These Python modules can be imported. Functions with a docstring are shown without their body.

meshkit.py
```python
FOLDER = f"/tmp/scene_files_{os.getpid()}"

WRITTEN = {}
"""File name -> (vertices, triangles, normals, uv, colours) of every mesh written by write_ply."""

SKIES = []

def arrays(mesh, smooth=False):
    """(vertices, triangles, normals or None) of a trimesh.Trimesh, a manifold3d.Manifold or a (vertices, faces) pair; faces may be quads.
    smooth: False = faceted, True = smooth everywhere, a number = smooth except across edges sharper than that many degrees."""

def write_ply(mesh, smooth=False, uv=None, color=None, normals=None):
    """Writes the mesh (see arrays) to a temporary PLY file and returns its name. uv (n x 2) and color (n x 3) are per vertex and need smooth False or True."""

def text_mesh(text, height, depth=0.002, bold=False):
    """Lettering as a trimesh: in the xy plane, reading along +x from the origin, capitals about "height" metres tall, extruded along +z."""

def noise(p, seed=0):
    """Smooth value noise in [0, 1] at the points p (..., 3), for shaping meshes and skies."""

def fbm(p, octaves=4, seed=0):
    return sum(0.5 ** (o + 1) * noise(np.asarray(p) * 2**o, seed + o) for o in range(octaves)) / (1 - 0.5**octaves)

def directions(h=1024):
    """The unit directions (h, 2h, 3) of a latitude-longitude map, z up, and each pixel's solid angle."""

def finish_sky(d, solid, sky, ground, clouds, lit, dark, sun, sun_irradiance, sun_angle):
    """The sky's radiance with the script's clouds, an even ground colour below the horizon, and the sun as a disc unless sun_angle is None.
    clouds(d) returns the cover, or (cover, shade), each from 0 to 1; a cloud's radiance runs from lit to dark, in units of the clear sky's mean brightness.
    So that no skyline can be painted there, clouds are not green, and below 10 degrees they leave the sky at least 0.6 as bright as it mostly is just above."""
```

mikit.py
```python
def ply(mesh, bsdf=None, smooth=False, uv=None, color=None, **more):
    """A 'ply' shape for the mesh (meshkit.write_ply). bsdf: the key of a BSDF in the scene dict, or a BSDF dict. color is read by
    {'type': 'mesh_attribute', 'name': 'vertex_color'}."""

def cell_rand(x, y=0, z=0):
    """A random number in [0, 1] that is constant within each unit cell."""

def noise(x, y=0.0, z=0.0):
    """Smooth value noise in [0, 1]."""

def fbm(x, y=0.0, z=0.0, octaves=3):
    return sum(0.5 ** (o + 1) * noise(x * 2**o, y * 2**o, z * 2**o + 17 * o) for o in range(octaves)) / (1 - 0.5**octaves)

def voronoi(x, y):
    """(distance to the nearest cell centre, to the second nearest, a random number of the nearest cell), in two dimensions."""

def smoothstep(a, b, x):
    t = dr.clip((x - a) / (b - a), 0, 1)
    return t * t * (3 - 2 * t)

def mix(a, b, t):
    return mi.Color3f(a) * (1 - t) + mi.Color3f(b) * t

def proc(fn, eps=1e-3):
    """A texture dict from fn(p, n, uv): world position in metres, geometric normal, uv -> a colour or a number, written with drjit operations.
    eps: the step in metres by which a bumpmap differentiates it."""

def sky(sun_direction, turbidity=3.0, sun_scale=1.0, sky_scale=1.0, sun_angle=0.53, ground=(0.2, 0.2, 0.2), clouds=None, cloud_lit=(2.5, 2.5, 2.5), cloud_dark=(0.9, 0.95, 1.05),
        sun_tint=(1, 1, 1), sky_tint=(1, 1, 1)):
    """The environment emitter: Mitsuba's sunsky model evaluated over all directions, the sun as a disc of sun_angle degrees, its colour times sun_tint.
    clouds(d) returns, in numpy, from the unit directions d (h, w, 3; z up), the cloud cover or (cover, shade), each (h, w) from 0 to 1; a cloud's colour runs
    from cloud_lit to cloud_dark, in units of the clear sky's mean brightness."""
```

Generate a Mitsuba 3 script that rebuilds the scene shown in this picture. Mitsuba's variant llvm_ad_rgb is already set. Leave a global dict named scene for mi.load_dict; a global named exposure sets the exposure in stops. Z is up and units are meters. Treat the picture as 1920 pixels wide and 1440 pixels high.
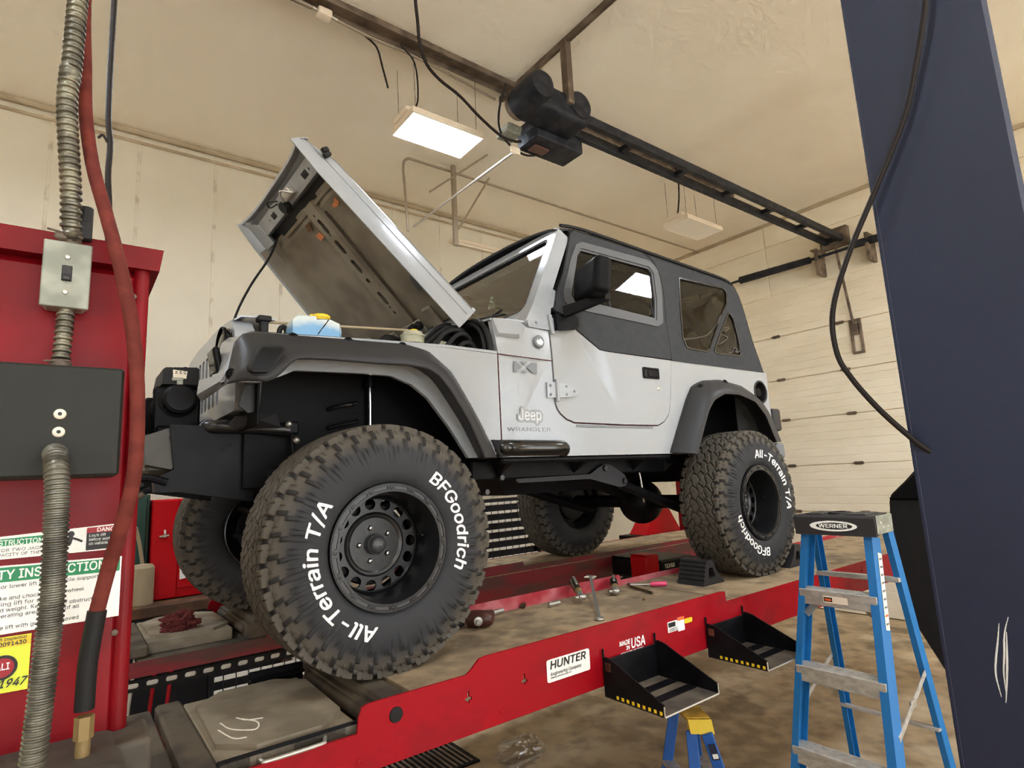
import math, random
import numpy as np
import trimesh
import drjit as dr
import mitsuba as mi
from shapely.geometry import Polygon, Point, LineString, box as sbox
from shapely.ops import unary_union
import shapely
import mikit, meshkit
from mikit import noise, fbm, smoothstep, mix, cell_rand, voronoi

T = mi.ScalarTransform4f
rng = random.Random(7)
ZH = 1.68                      # height of the wheel hubs above the shop floor
scene, labels = {}, {}

# ------------------------------------------------------------------ camera
CAM = np.array([-.90373, -2.81298, .21494 + ZH])
FWD = np.array([.60279, .78206, .15822]); DOWN = np.array([.05751, .15520, -.98621])
scene['camera'] = {'type': 'perspective', 'fov': math.degrees(2*math.atan(960/1088.12)), 'fov_axis': 'x', 'near_clip': .02, 'far_clip': 200.,
                   'to_world': T().look_at(origin=CAM.tolist(), target=(CAM+FWD).tolist(), up=(-DOWN).tolist())}
exposure = 1.06
# ------------------------------------------------------------------ daylight: bright overcast sky beyond the open bay door
def _clouds(d):
    return 0.55 + 0.45*np.clip((meshkit.fbm(d*np.array([3., 3., 6.]), 4, 3)-.35)*3, 0, 1), np.clip((meshkit.fbm(d*4+9, 3, 5)-.45)*2, 0, 1)*.5
scene['sky'] = mikit.sky((.55, -.35, .75), turbidity=3.5, sun_scale=11., sky_scale=9., ground=(.58, .60, .62), sun_tint=(.9, 1., 1.1), clouds=_clouds, cloud_lit=(2.2, 2.2, 2.2), cloud_dark=(1.1, 1.12, 1.15))
SKY_TO_LAMP = 1.0
LAMP_RADIANCE = 32.0

# ------------------------------------------------------------------ materials
def rgb(c): return {'type': 'rgb', 'value': [float(x) for x in c]}
def srgb(r, g, b):
    f = lambda x: (x/255/12.92 if x/255 <= .04045 else ((x/255+.055)/1.055)**2.4)
    return (f(r), f(g), f(b))
def mat(name, color, rough=.5, metallic=0., spec=.5, coat=0., bump=None, bscale=1., two=True, **kw):
    b = {'type': 'principled', 'base_color': color if isinstance(color, dict) else rgb(color), 'roughness': rough, 'metallic': metallic, 'specular': spec, **kw}
    if coat: b.update(clearcoat=coat, clearcoat_gloss=.93)
    if bump: b = {'type': 'bumpmap', 'arbitrary': bump, 'scale': bscale, 'bsdf': b}
    scene['mat_'+name] = {'type': 'twosided', 'bsdf': b} if two else b
def mott(c1, c2, s, lo=.35, hi=.65, oct=3, sz=None):
    sz = sz or s
    return mikit.proc(lambda p, n, uv: mix(c1, c2, smoothstep(lo, hi, fbm(p.x*s, p.y*s, p.z*sz, oct))))

def plastic(name, color, alpha):
    scene['mat_'+name] = {'type': 'twosided', 'bsdf': {'type': 'roughplastic', 'distribution': 'ggx', 'alpha': alpha, 'int_ior': 1.55, 'diffuse_reflectance': color if isinstance(color, dict) else rgb(color)}}
plastic('paint', srgb(154, 158, 162), .03)
mat('paint_in', mott(srgb(134, 127, 113), srgb(110, 102, 90), 5., .35, .7), .6)
mat('flare', srgb(44, 44, 46), .45, 0, .3, bump=mikit.proc(lambda p, n, uv: noise(p.x*500, p.y*500, p.z*500)), bscale=.0002)
mat('black', srgb(10, 10, 12), .5, 0, .12)
mat('steel_black', mott(srgb(10, 10, 13), srgb(17, 17, 21), 14.), .45, 0, .15)
plastic('gloss', srgb(14, 14, 15), .03)
scene['mat_wet'] = {'type': 'twosided', 'bsdf': {'type': 'roughplastic', 'distribution': 'ggx', 'alpha': .05, 'int_ior': 1.9, 'diffuse_reflectance': rgb((.02, .02, .02))}}
mat('satin', srgb(19, 20, 22), .3, 0, .6)
mat('satin_grey', srgb(52, 53, 56), .35, 0, .6)
mat('rubber', mott(srgb(50, 51, 53), srgb(62, 61, 60), 8.), .75, 0, .35)
mat('tread', {'type': 'mesh_attribute', 'name': 'vertex_color'}, .7, 0, .3)
mat('dark_rubber', srgb(20, 20, 21), .6, 0, .3)
mat('white', srgb(236, 236, 232), .6)
mat('fabric', mott(srgb(56, 58, 61), srgb(61, 62, 64), 30.), .95, 0, .2, bump=mikit.proc(lambda p, n, uv: noise(p.x*900, p.y*900, p.z*900)), bscale=.0003)
mat('window_trim', srgb(80, 81, 83), .6)
mat('gap', srgb(70, 30, 32), .8)
mat('interior', srgb(28, 28, 30), .8, 0, .2)
mat('decal', srgb(112, 116, 121), .4, .2)
mat('decal_light', srgb(146, 149, 152), .4)
mat('decal_white', srgb(190, 193, 196), .4)
mat('chrome', srgb(205, 205, 205), .18, 1.)
mat('steel', srgb(192, 188, 180), .42, .8)
mat('galv', mott(srgb(148, 150, 138), srgb(124, 127, 116), 25.), .5, .35)
mat('flex', mott(srgb(132, 128, 112), srgb(96, 93, 84), 30.), .4, .75)
mat('alu', mott(srgb(186, 183, 176), srgb(168, 165, 158), 40., sz=60.), .42, .4)
mat('tank', {'type': 'mesh_attribute', 'name': 'vertex_color'}, .4)
mat('fluid', srgb(120, 170, 205), .4)
mat('yellow', srgb(222, 190, 40), .45)
mat('reservoir', srgb(158, 156, 134), .5)
def _red(p, n, uv):
    d = smoothstep(.45, .75, fbm(p.x*6, p.y*6, p.z*9, 4)) * .35
    return mix(srgb(146, 6, 22), srgb(100, 22, 30), d)
mat('red', mikit.proc(_red), .45, 0, .2)
mat('red_post', mott(srgb(122, 8, 20), srgb(106, 8, 17), 7.), .38, 0, .2)
def _redworn(p, n, uv):
    d = smoothstep(.35, .7, fbm(p.x*5, p.y*5, p.z*14, 4))
    return mix(srgb(116, 22, 34), srgb(80, 48, 44), d)
mat('red_dusty', mikit.proc(_redworn), .6)
def _deck(p, n, uv):
    a = fbm(p.x*3.1, p.y*3.1, 3., 4); b = fbm(p.x*16, p.y*16, 1., 3)
    c = mix(srgb(116, 102, 84), srgb(148, 130, 104), smoothstep(.3, .68, a*.5+b*.5))
    return mix(c, srgb(70, 60, 50), smoothstep(.62, .8, fbm(p.x*7+4, p.y*7, 9., 4))*.45)
mat('red_faded', mott(srgb(190, 106, 112), srgb(165, 36, 50), 8.), .6)
mat('deck', mikit.proc(_deck), .85, 0, .25, bump=mikit.proc(lambda p, n, uv: fbm(p.x*60, p.y*60, p.z*60, 3)), bscale=.004)
mat('plate', mott(srgb(142, 133, 116), srgb(116, 107, 92), 9., .3, .7), .6, .15)
mat('plate_dark', mott(srgb(84, 76, 64), srgb(58, 52, 46), 9.), .7)
def _floor(p, n, uv):
    a = fbm(p.x*1.1, p.y*1.1, 1., 4); b = fbm(p.x*9, p.y*9, 5., 4)
    c = mix(srgb(136, 118, 94), srgb(176, 156, 126), smoothstep(.32, .66, a*.5+b*.5))
    c = mix(c, srgb(206, 192, 164), smoothstep(.58, .8, fbm(p.x*2.3+7, p.y*2.3, 2., 5))*.6)
    return mix(c, srgb(52, 42, 34), smoothstep(.60, .78, fbm(p.x*2.6, p.y*2.6+3, 8., 5))*.5)
mat('floor', mikit.proc(_floor), .55, 0, .35)
def _wall(p, n, uv):
    c = mix(srgb(212, 206, 190), srgb(203, 196, 179), smoothstep(.3, .7, fbm(p.x*.9, p.y*.9, p.z*.5, 4)))
    u = (p.x+1.18)/.665; fr = dr.abs(u-dr.round(u))*.665
    sp = smoothstep(.03, .0, fr)*smoothstep(.5, .75, fbm(p.x*9, 3., p.z*9, 3))
    return mix(c, srgb(120, 104, 84), sp*.4)
mat('wall', mikit.proc(_wall), .9, 0, .2, bump=mikit.proc(lambda p, n, uv: fbm(p.x*55, p.y*55, p.z*55, 3)), bscale=.006)
def _ceil(p, n, uv):
    c = mix(srgb(234, 228, 213), srgb(227, 219, 203), smoothstep(.3, .7, fbm(p.x*.55, p.y*.55, 2., 4)))
    return mix(c, srgb(206, 194, 174), smoothstep(.55, .8, fbm(p.x*.9+3, p.y*.9, 5., 4))*.35)
mat('ceiling', mikit.proc(_ceil), .9, 0, .2, bump=mikit.proc(lambda p, n, uv: fbm(p.x*45, p.y*45, p.z*45, 3)), bscale=.008)
mat('door', mott(srgb(234, 226, 206), srgb(226, 217, 195), 1.2, .3, .7, 4, 3.), .7, 0, .3)
mat('trim', mott(srgb(178, 164, 140), srgb(160, 146, 122), 4.), .8)
mat('dirty_steel', mott(srgb(120, 106, 92), srgb(84, 72, 62), 7.), .6, .2)
mat('conduit', srgb(150, 138, 122), .5, .3)
mat('opener', mott(srgb(28, 31, 38), srgb(42, 44, 50), 14.), .5, 0, .2)
mat('lamp_case', srgb(226, 214, 196), .6)
mat('diffuser', srgb(232, 226, 214), .5)
def _blue(p, n, uv):
    c = mix(srgb(20, 34, 68), srgb(26, 41, 76), smoothstep(.3, .7, fbm(p.x*3, p.y*3, p.z*1.5, 3)))
    return c
scene['mat_blue_post'] = {'type': 'twosided', 'bsdf': {'type': 'roughplastic', 'distribution': 'ggx', 'alpha': .3, 'int_ior': 1.55, 'diffuse_reflectance': mikit.proc(_blue)}}
mat('scratch', srgb(206, 206, 204), .6)
mat('fiberglass', srgb(28, 104, 166), .38)
mat('blue_rail', srgb(26, 84, 160), .4)
mat('yellow_top', mott(srgb(205, 165, 60), srgb(160, 128, 52), 20.), .55)
mat('cap', srgb(44, 44, 46), .5)
mat('hose_red', mott(srgb(106, 48, 41), srgb(92, 41, 36), 40.), .8, 0, .15)
mat('brass', srgb(140, 118, 78), .55, .4)
mat('cable', srgb(34, 29, 28), .5, 0, .2)
mat('grey_box', srgb(38, 38, 35), .5, 0, .2)
mat('bumper', srgb(58, 55, 48), .5)
mat('lens_black', srgb(8, 8, 9), .15, 0, .15)
mat('arm_grey', srgb(38, 40, 46), .5, 0, .4)
mat('flex_dark', mott(srgb(112, 110, 100), srgb(82, 80, 74), 30.), .4, .7)
mat('sign_green', srgb(30, 130, 84), .5)
mat('sign_black', srgb(24, 22, 24), .5)
mat('sign_red', srgb(150, 24, 36), .5)
mat('sticker_yellow', srgb(214, 222, 60), .5)
mat('sticker_orange', srgb(226, 100, 50), .5)
mat('patch', srgb(196, 122, 78), .7)
mat('rag', srgb(88, 34, 33), .95)
mat('wood', mott(srgb(96, 66, 44), srgb(64, 44, 30), 8.), .8)
mat('green_dark', srgb(22, 62, 52), .6)
mat('wire_white', srgb(224, 220, 208), .5)
mat('backing', srgb(16, 16, 20), .8)
mat('cabinet_red', srgb(176, 8, 20), .45, 0, .2)
mat('pink', srgb(214, 70, 110), .35)
mat('bronze', mott(srgb(120, 106, 78), srgb(84, 74, 60), 30.), .35, .8)
mat('maroon', srgb(78, 46, 40), .4)
mat('beige', srgb(150, 136, 110), .7)
mat('ornament', srgb(120, 150, 120), .3)
scene['mat_glass'] = {'type': 'thindielectric', 'specular_transmittance': rgb((.55, .62, .58))}
scene['mat_vinyl'] = {'type': 'thindielectric', 'int_ior': 1.25, 'specular_transmittance': rgb((.02, .02, .02))}
scene['mat_tint'] = {'type': 'thindielectric', 'int_ior': 1.25, 'specular_transmittance': rgb((.05, .052, .052))}
scene['mat_bag'] = {'type': 'thindielectric', 'specular_transmittance': rgb((.9, .9, .9))}
# ------------------------------------------------------------------ helpers
def put(key, mesh, m, smooth=30, **kw):
    mesh = mesh.copy(); mesh.apply_translation([0, 0, ZH])
    scene[key] = mikit.ply(mesh, 'mat_'+m, smooth=smooth, **kw)
def uniq(key):
    taken = lambda k: k in scene or k in labels or any(x.startswith(k+'__') for x in scene)
    if not taken(key): return key
    i = 1
    while taken('%s_%03d' % (key, i)): i += 1
    return '%s_%03d' % (key, i)
def thing(name, label, cat_, group=None):
    k = uniq(name); labels[k] = {'label': label, 'category': cat_}
    if group: labels[k]['group'] = group
    return k
def one(name, mesh, m, label, cat_, group=None, smooth=30, **kw):
    k = thing(name, label, cat_, group); put(k, mesh, m, smooth, **kw); return k
def part(parent, name, mesh, m, smooth=30, label=None, stuff=False, **kw):
    k = uniq(parent+'__'+name); put(k, mesh, m, smooth, **kw)
    if label or stuff:
        labels[k] = {}
        if label: labels[k]['label'] = label
        if stuff: labels[k]['kind'] = 'stuff'
    return k
def copies(parent, name, mesh, m, mats, smooth=30):
    """The same mesh as one part per transform."""
    mesh = mesh.copy(); d = mikit.ply(mesh, 'mat_'+m, smooth=smooth); keys = []
    for M in mats:
        k = uniq(parent+'__'+name); scene[k] = {**d, 'to_world': T().translate([0, 0, ZH]) @ M}; keys.append(k)
    return keys
def struct(name, mesh, m, smooth=30, **kw):
    put(name, mesh, m, smooth, **kw); labels[name] = {'kind': 'structure'}; return name
def cat(*ms): return trimesh.util.concatenate([m for m in ms if m is not None])
def hull(p): return trimesh.convex.convex_hull(np.asarray(p, float))
def box(x0, x1, y0, y1, z0, z1, b=.003):
    x0, x1 = min(x0, x1), max(x0, x1); y0, y1 = min(y0, y1), max(y0, y1); z0, z1 = min(z0, z1), max(z0, z1)
    b = min(b, (x1-x0)*.45, (y1-y0)*.45, (z1-z0)*.45)
    p = []
    for x, sx in ((x0, 1), (x1, -1)):
        for y, sy in ((y0, 1), (y1, -1)):
            for z, sz in ((z0, 1), (z1, -1)):
                p += [(x, y+sy*b, z+sz*b), (x+sx*b, y, z+sz*b), (x+sx*b, y+sy*b, z)]
    return hull(p)
def rbox(sx, sy, sz, r, n=3):
    """Rounded box centred on the origin."""
    s = trimesh.creation.icosphere(n-1, r).vertices
    return hull(np.vstack([s+np.array([a*(sx/2-r), b*(sy/2-r), c*(sz/2-r)]) for a in (-1, 1) for b in (-1, 1) for c in (-1, 1)]))
def at(m, loc=(0, 0, 0), R=None):
    m = m.copy(); M = np.eye(4); M[:3, 3] = loc
    if R is not None: M[:3, :3] = R
    m.apply_transform(M); return m
def rot(axis, deg): return trimesh.transformations.rotation_matrix(math.radians(deg), axis)[:3, :3]
def spline(pts, n=8):
    P = np.asarray(pts, float); P = np.vstack([2*P[0]-P[1], P, 2*P[-1]-P[-2]]); out = []
    for i in range(1, len(P)-2):
        t = np.linspace(0, 1, n, endpoint=False)[:, None]; a, b, c, d = P[i-1:i+3]
        out.append(.5*((2*b)+(c-a)*t+(2*a-5*b+4*c-d)*t**2+(3*b-a-3*c+d)*t**3))
    return np.vstack(out+[P[-2:-1]])
def tube(pts, r, n=10, smooth=True, sub=8):
    P = spline(pts, sub) if smooth and len(pts) > 2 else np.asarray(pts, float)
    if callable(r): 
        s = np.r_[0, np.cumsum(np.linalg.norm(np.diff(P, axis=0), axis=1))]; R = r(s)
    else: R = np.full(len(P), r)
    t = np.gradient(P, axis=0); t /= np.linalg.norm(t, axis=1)[:, None]+1e-12
    a = np.cross(t[0], [0, 0, 1.] if abs(t[0][2]) < .9 else [1., 0, 0]); a /= np.linalg.norm(a); V = []
    th = np.arange(n)*2*np.pi/n
    for p, d, rr in zip(P, t, R):
        a = a-d*(a@d); a /= np.linalg.norm(a); b = np.cross(d, a)
        V.append(p+rr*(np.cos(th)[:, None]*a+np.sin(th)[:, None]*b))
    V = np.vstack(V); m = len(P); F = []
    i = np.arange(m-1)[:, None]*n; j = np.arange(n)[None]; k = (j+1) % n
    q = np.stack([i+j, i+k, i+n+k, i+n+j], -1).reshape(-1, 4)
    F = np.vstack([q[:, [0, 1, 2]], q[:, [0, 2, 3]]])
    c = len(V); V = np.vstack([V, P[0], P[-1]]); jj = np.arange(n); kk = (jj+1) % n
    F = np.vstack([F, np.c_[kk, jj, np.full(n, c)], np.c_[jj+(m-1)*n, kk+(m-1)*n, np.full(n, c+1)]])
    return trimesh.Trimesh(V, F, process=False)
def rod(p, q, r, n=8): return tube([p, q], r, n, False)
def bar(p, q, w, h, up=(0, 0, 1)):
    """Square bar from p to q, w wide and h high (h along up)."""
    p, q = np.asarray(p, float), np.asarray(q, float); d = q-p; L = np.linalg.norm(d); d /= L
    s = np.cross(d, up); s /= np.linalg.norm(s); u = np.cross(s, d)
    return at(box(0, L, -w/2, w/2, -h/2, h/2, min(w, h)*.12), p, np.c_[d, s, u]) if np.linalg.det(np.c_[d, s, u]) > 0 else at(box(0, L, -w/2, w/2, -h/2, h/2, min(w, h)*.12), p, np.c_[d, -s, u])
def lathe(prof, axis='y', n=48):
    """Closed or open profile (r, h) turned about an axis."""
    P = np.asarray(prof, float); m = len(P); th = np.arange(n)*2*np.pi/n
    c, s = np.cos(th), np.sin(th)
    V = np.stack([P[:, 0, None]*c, P[:, 0, None]*s, np.repeat(P[:, 1, None], n, 1)], -1)
    V = {'z': V, 'y': V[..., [0, 2, 1]], 'x': V[..., [2, 0, 1]]}[axis].reshape(-1, 3)
    i = np.arange(m-1)[:, None]*n; j = np.arange(n)[None]; k = (j+1) % n
    q = np.stack([i+j, i+k, i+n+k, i+n+j], -1).reshape(-1, 4)
    mm = trimesh.Trimesh(V, np.vstack([q[:, [0, 1, 2]], q[:, [0, 2, 3]]]), process=False)
    return mm
def ext(poly, a, b, plane='xz'):
    """Shapely polygon (or points) in a plane, thick from a to b along the third axis."""
    if not hasattr(poly, 'geom_type'): poly = Polygon(poly)
    if not poly.is_valid: poly = poly.buffer(0)
    gs = getattr(poly, 'geoms', [poly]); ms = []
    for g in gs:
        if g.area < 1e-9 or g.geom_type != 'Polygon': continue
        m = trimesh.creation.extrude_polygon(g, abs(b-a), engine='earcut'); v = m.vertices+[0, 0, min(a, b)]
        v = {'xz': v[:, [0, 2, 1]], 'xy': v, 'yz': v[:, [2, 0, 1]]}[plane]
        ms.append(trimesh.Trimesh(v, m.faces[:, ::-1] if plane == 'xz' else m.faces, process=False))
    return cat(*ms)
def sheet(poly, y):
    """One flat pane in the xz plane."""
    v, f = trimesh.creation.triangulate_polygon(poly, engine='earcut'); return trimesh.Trimesh(np.c_[v[:, 0], np.full(len(v), y), v[:, 1]], f, process=False)
def rounded(pts, r):
    p = pts if hasattr(pts, 'geom_type') else Polygon(pts)
    return p.buffer(-r).buffer(2*r).buffer(-r)
def circ(x, y, r, n=24): return Point(x, y).buffer(r, max(2, n//4))
def loft(rows, closed=False):
    """Grid of points (rows x cols x 3) as a surface."""
    A = np.asarray(rows, float); m, n = A.shape[:2]
    i = np.arange(m-1)[:, None]; j = np.arange(n if closed else n-1)[None]; k = (j+1) % n
    q = np.stack([i*n+j, i*n+k, (i+1)*n+k, (i+1)*n+j], -1).reshape(-1, 4)
    return trimesh.Trimesh(A.reshape(-1, 3), np.vstack([q[:, [0, 1, 2]], q[:, [0, 2, 3]]]), process=False)
def shell(rows, thick):
    """Grid surface given a thickness along its normals, edges closed."""
    A = np.asarray(rows, float); m, n = A.shape[:2]; s = loft(A); N = np.array(s.vertex_normals).reshape(A.shape); B = A-N*thick
    r = np.concatenate([A, B[:, ::-1]], 1); body = loft(r, True)
    e1 = loft(np.stack([A[0], B[0]])); e2 = loft(np.stack([B[-1], A[-1]]))
    return cat(body, e1, e2)
def mirror(m):
    m = m.copy(); m.vertices[:, 1] *= -1; m.faces = m.faces[:, ::-1].copy(); return m
TL = .17
def tumble(m):
    """Lean of the body sides above the belt line (left side)."""
    m = m.copy(); v = np.array(m.vertices); v[:, 1] += TL*np.maximum(0, v[:, 2]-.84); m.vertices = v; return m
def words(text, h, o, R, U, width=None, depth=.0015, bold=False, slant=0., centre=False):
    """Raised lettering: capitals h tall at o, reading along R, upright along U; stretched to width."""
    m = meshkit.text_mesh(text, h, depth, bold); v = np.array(m.vertices)
    if width: v[:, 0] = (v[:, 0]-v[:, 0].min())*width/(np.ptp(v[:, 0]))
    v[:, 0] += slant*v[:, 1]
    if centre: v[:, 0] -= (v[:, 0].min()+v[:, 0].max())/2
    R, U = np.asarray(R, float), np.asarray(U, float); N = np.cross(R, U)
    m.vertices = np.asarray(o)+v[:, :1]*R+v[:, 1:2]*U+v[:, 2:]*N
    return m
def resample(P, n):
    P = np.asarray(P, float); s = np.r_[0, np.cumsum(np.linalg.norm(np.diff(P, axis=0), axis=1))]; t = np.linspace(0, s[-1], n)
    return np.stack([np.interp(t, s, P[:, k]) for k in range(P.shape[1])], 1)
EX, EY, EZ = np.eye(3)
# ------------------------------------------------------------------ the room
FL, CE = -1.68, 3.69
struct('floor', box(-5, 7.3, -11.5, 3.39, FL-.2, FL, .001), 'floor', False)
struct('ceiling', box(-5, 7.3, -11.5, 3.39, CE, CE+.15, .001), 'ceiling', False)
struct('wall_left', box(-5, 7.3, 3.39, 3.55, FL-.2, CE+.15, .001), 'wall', False)
bays = sbox(-10.1, FL-.01, -7.0, 2.77)
struct('wall_front', ext(sbox(-11.5, FL-.2, 3.55, CE+.15).difference(bays), -5.15, -5, 'yz'), 'wall', False)
struct('wall_right', ext(sbox(-5, FL-.2, 7.3, CE+.15).difference(sbox(-2.5, FL-.01, 4.0, 2.77)), -11.65, -11.5), 'wall', False)
hole = unary_union([sbox(-1.85, FL-.01, 2.5, 2.6), sbox(-10.1, FL-.01, -7.1, 2.77)])
struct('wall_back', ext(sbox(-11.5, FL-.2, 3.39, CE+.15).difference(hole), 7.1, 7.3, 'yz'), 'door', False)
for i, (a, b) in enumerate(((2.62, 2.98), (2.985, 3.34), (3.345, 3.685))):
    for y0, y1 in ((-4.2, 1.30), (1.305, 3.385)):
        part('wall_back', 'board', box(7.075, 7.099, y0, y1, a, b, .006), 'door')
# wall panels of the far wall: every second seam is real, screws line each one
for i in range(-4, 11):
    x = -1.18+.665*i
    if x < 7: part('wall_left', 'seam_strip', box(x-.012, x+.012, 3.383, 3.392, FL, CE, .002), 'wall')
struct('trim_1', cat(box(-5, 7.1, 3.33, 3.39, CE-.05, CE, .015), box(-5, 7.1, 3.365, 3.39, CE-.13, CE-.10, .01)), 'trim')
struct('trim_2', box(7.02, 7.1, -6.9, 3.3, CE-.035, CE, .01), 'trim')
labels['door_1'] = {'kind': 'structure', 'label': 'closed cream sectional bay door behind the car'}
zs = [FL+.01, -1.05, -.43, .18, .81, 1.38, 2.0, 2.6]
for a, b in zip(zs[:-1], zs[1:]):
    P = [(7.09, a+.004), (7.05, a+.004)]
    for k in range(1, 6):
        z = a+(b-a)*k/6; P += [(7.05, z-.006), (7.056, z), (7.05, z+.006)]
    P += [(7.05, b-.012), (7.065, b-.004), (7.09, b-.004)]
    part('door_1', 'panel', ext(P, -1.95, 2.6), 'door', False)
part('door_1', 'core', box(7.088, 7.098, -1.95, 2.6, FL, 2.62, .001), 'door')
hinge = cat(box(-.02, .0, -.05, .05, -.02, .02, .004), rod((-.02, -.06, 0), (-.02, .06, 0), .012, 6))
copies('door_1', 'hinge', hinge, 'dirty_steel', [T().translate([7.05, y, z]) for z in zs[1:-1] for y in (-.75, .42, 1.28, 2.2)])
part('door_1', 'lift_bracket', cat(box(7.02, 7.05, .16, .19, 1.55, 2.0), box(7.02, 7.05, .27, .30, 1.55, 2.0), box(7.02, 7.05, .16, .30, 1.55, 1.58), box(7.02, 7.05, .16, .30, 1.97, 2.0), box(7.01, 7.05, .2, .29, 1.8, 1.95)), 'dirty_steel')
part('door_1', 'draw_arm', bar((6.95, .30, 3.0), (7.0, .24, 1.95), .03, .02, (1, 0, 0)), 'dirty_steel')
struct('door_2', cat(box(6.98, 7.1, -10.25, -10.1, FL, 2.85, .01), box(6.98, 7.1, -7.1, -6.95, FL, 2.85, .01), box(6.98, 7.1, -10.25, -6.95, 2.77, 2.9, .01)), 'trim')
# door shaft above the door
sh = thing('door_shaft', 'dark torsion spring shaft on brackets above the closed bay door', 'door shaft')
part(sh, 'spring', cat(tube([(6.9, .62, 2.9), (6.9, 1.64, 2.93)], lambda s: .048+.006*np.sign(np.sin(s*500)), 12, True, 10), rod((6.9, 1.6, 2.93), (6.9, 2.35, 2.93), .018), rod((6.9, -1.6, 2.9), (6.9, .66, 2.9), .02)), 'opener')
part(sh, 'spring', tube([(6.9, .1, 2.92), (6.9, -.45, 2.9), (6.9, -1.0, 2.9)], .05, 12), 'opener')
part(sh, 'bracket', cat(box(6.86, 7.074, .50, .54, 2.66, 3.02), box(6.8, 7.1, .48, .56, 2.98, 3.0)), 'dirty_steel')
part(sh, 'bracket', cat(box(6.86, 7.074, -.12, -.08, 2.66, 3.02)), 'dirty_steel')
part(sh, 'bracket', cat(box(6.86, 7.074, 2.3, 2.34, 2.66, 3.02)), 'dirty_steel')

# ------------------------------------------------------------------ ceiling: beams, opener, lamps
one('ceiling_channel', cat(box(-3, 5.75, .80, .815, CE-.05, CE, .003), box(-3, 5.75, .935, .95, CE-.05, CE, .003), box(-3, 5.75, .80, .95, CE-.012, CE, .002)), 'dirty_steel', 'long rusty steel channel fixed along the ceiling beside the lit lamp', 'channel')
one('ceiling_angle', cat(bar((2.11, -1.6, CE-.02), (2.11, 1.05, CE-.02), .05, .04), box(2.085, 2.09, -1.6, 1.05, CE-.06, CE, .001)), 'dirty_steel', 'steel angle crossing the ceiling above the door opener', 'angle iron')
op = thing('door_opener', 'dark motorised door opener hanging from the ceiling with its long track', 'door opener')
part(op, 'rail', box(2.3, 7.05, .20, .255, 3.05, 3.13, .004), 'opener')
part(op, 'rail', box(2.3, 7.05, .385, .44, 3.05, 3.13, .004), 'opener')
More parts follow.
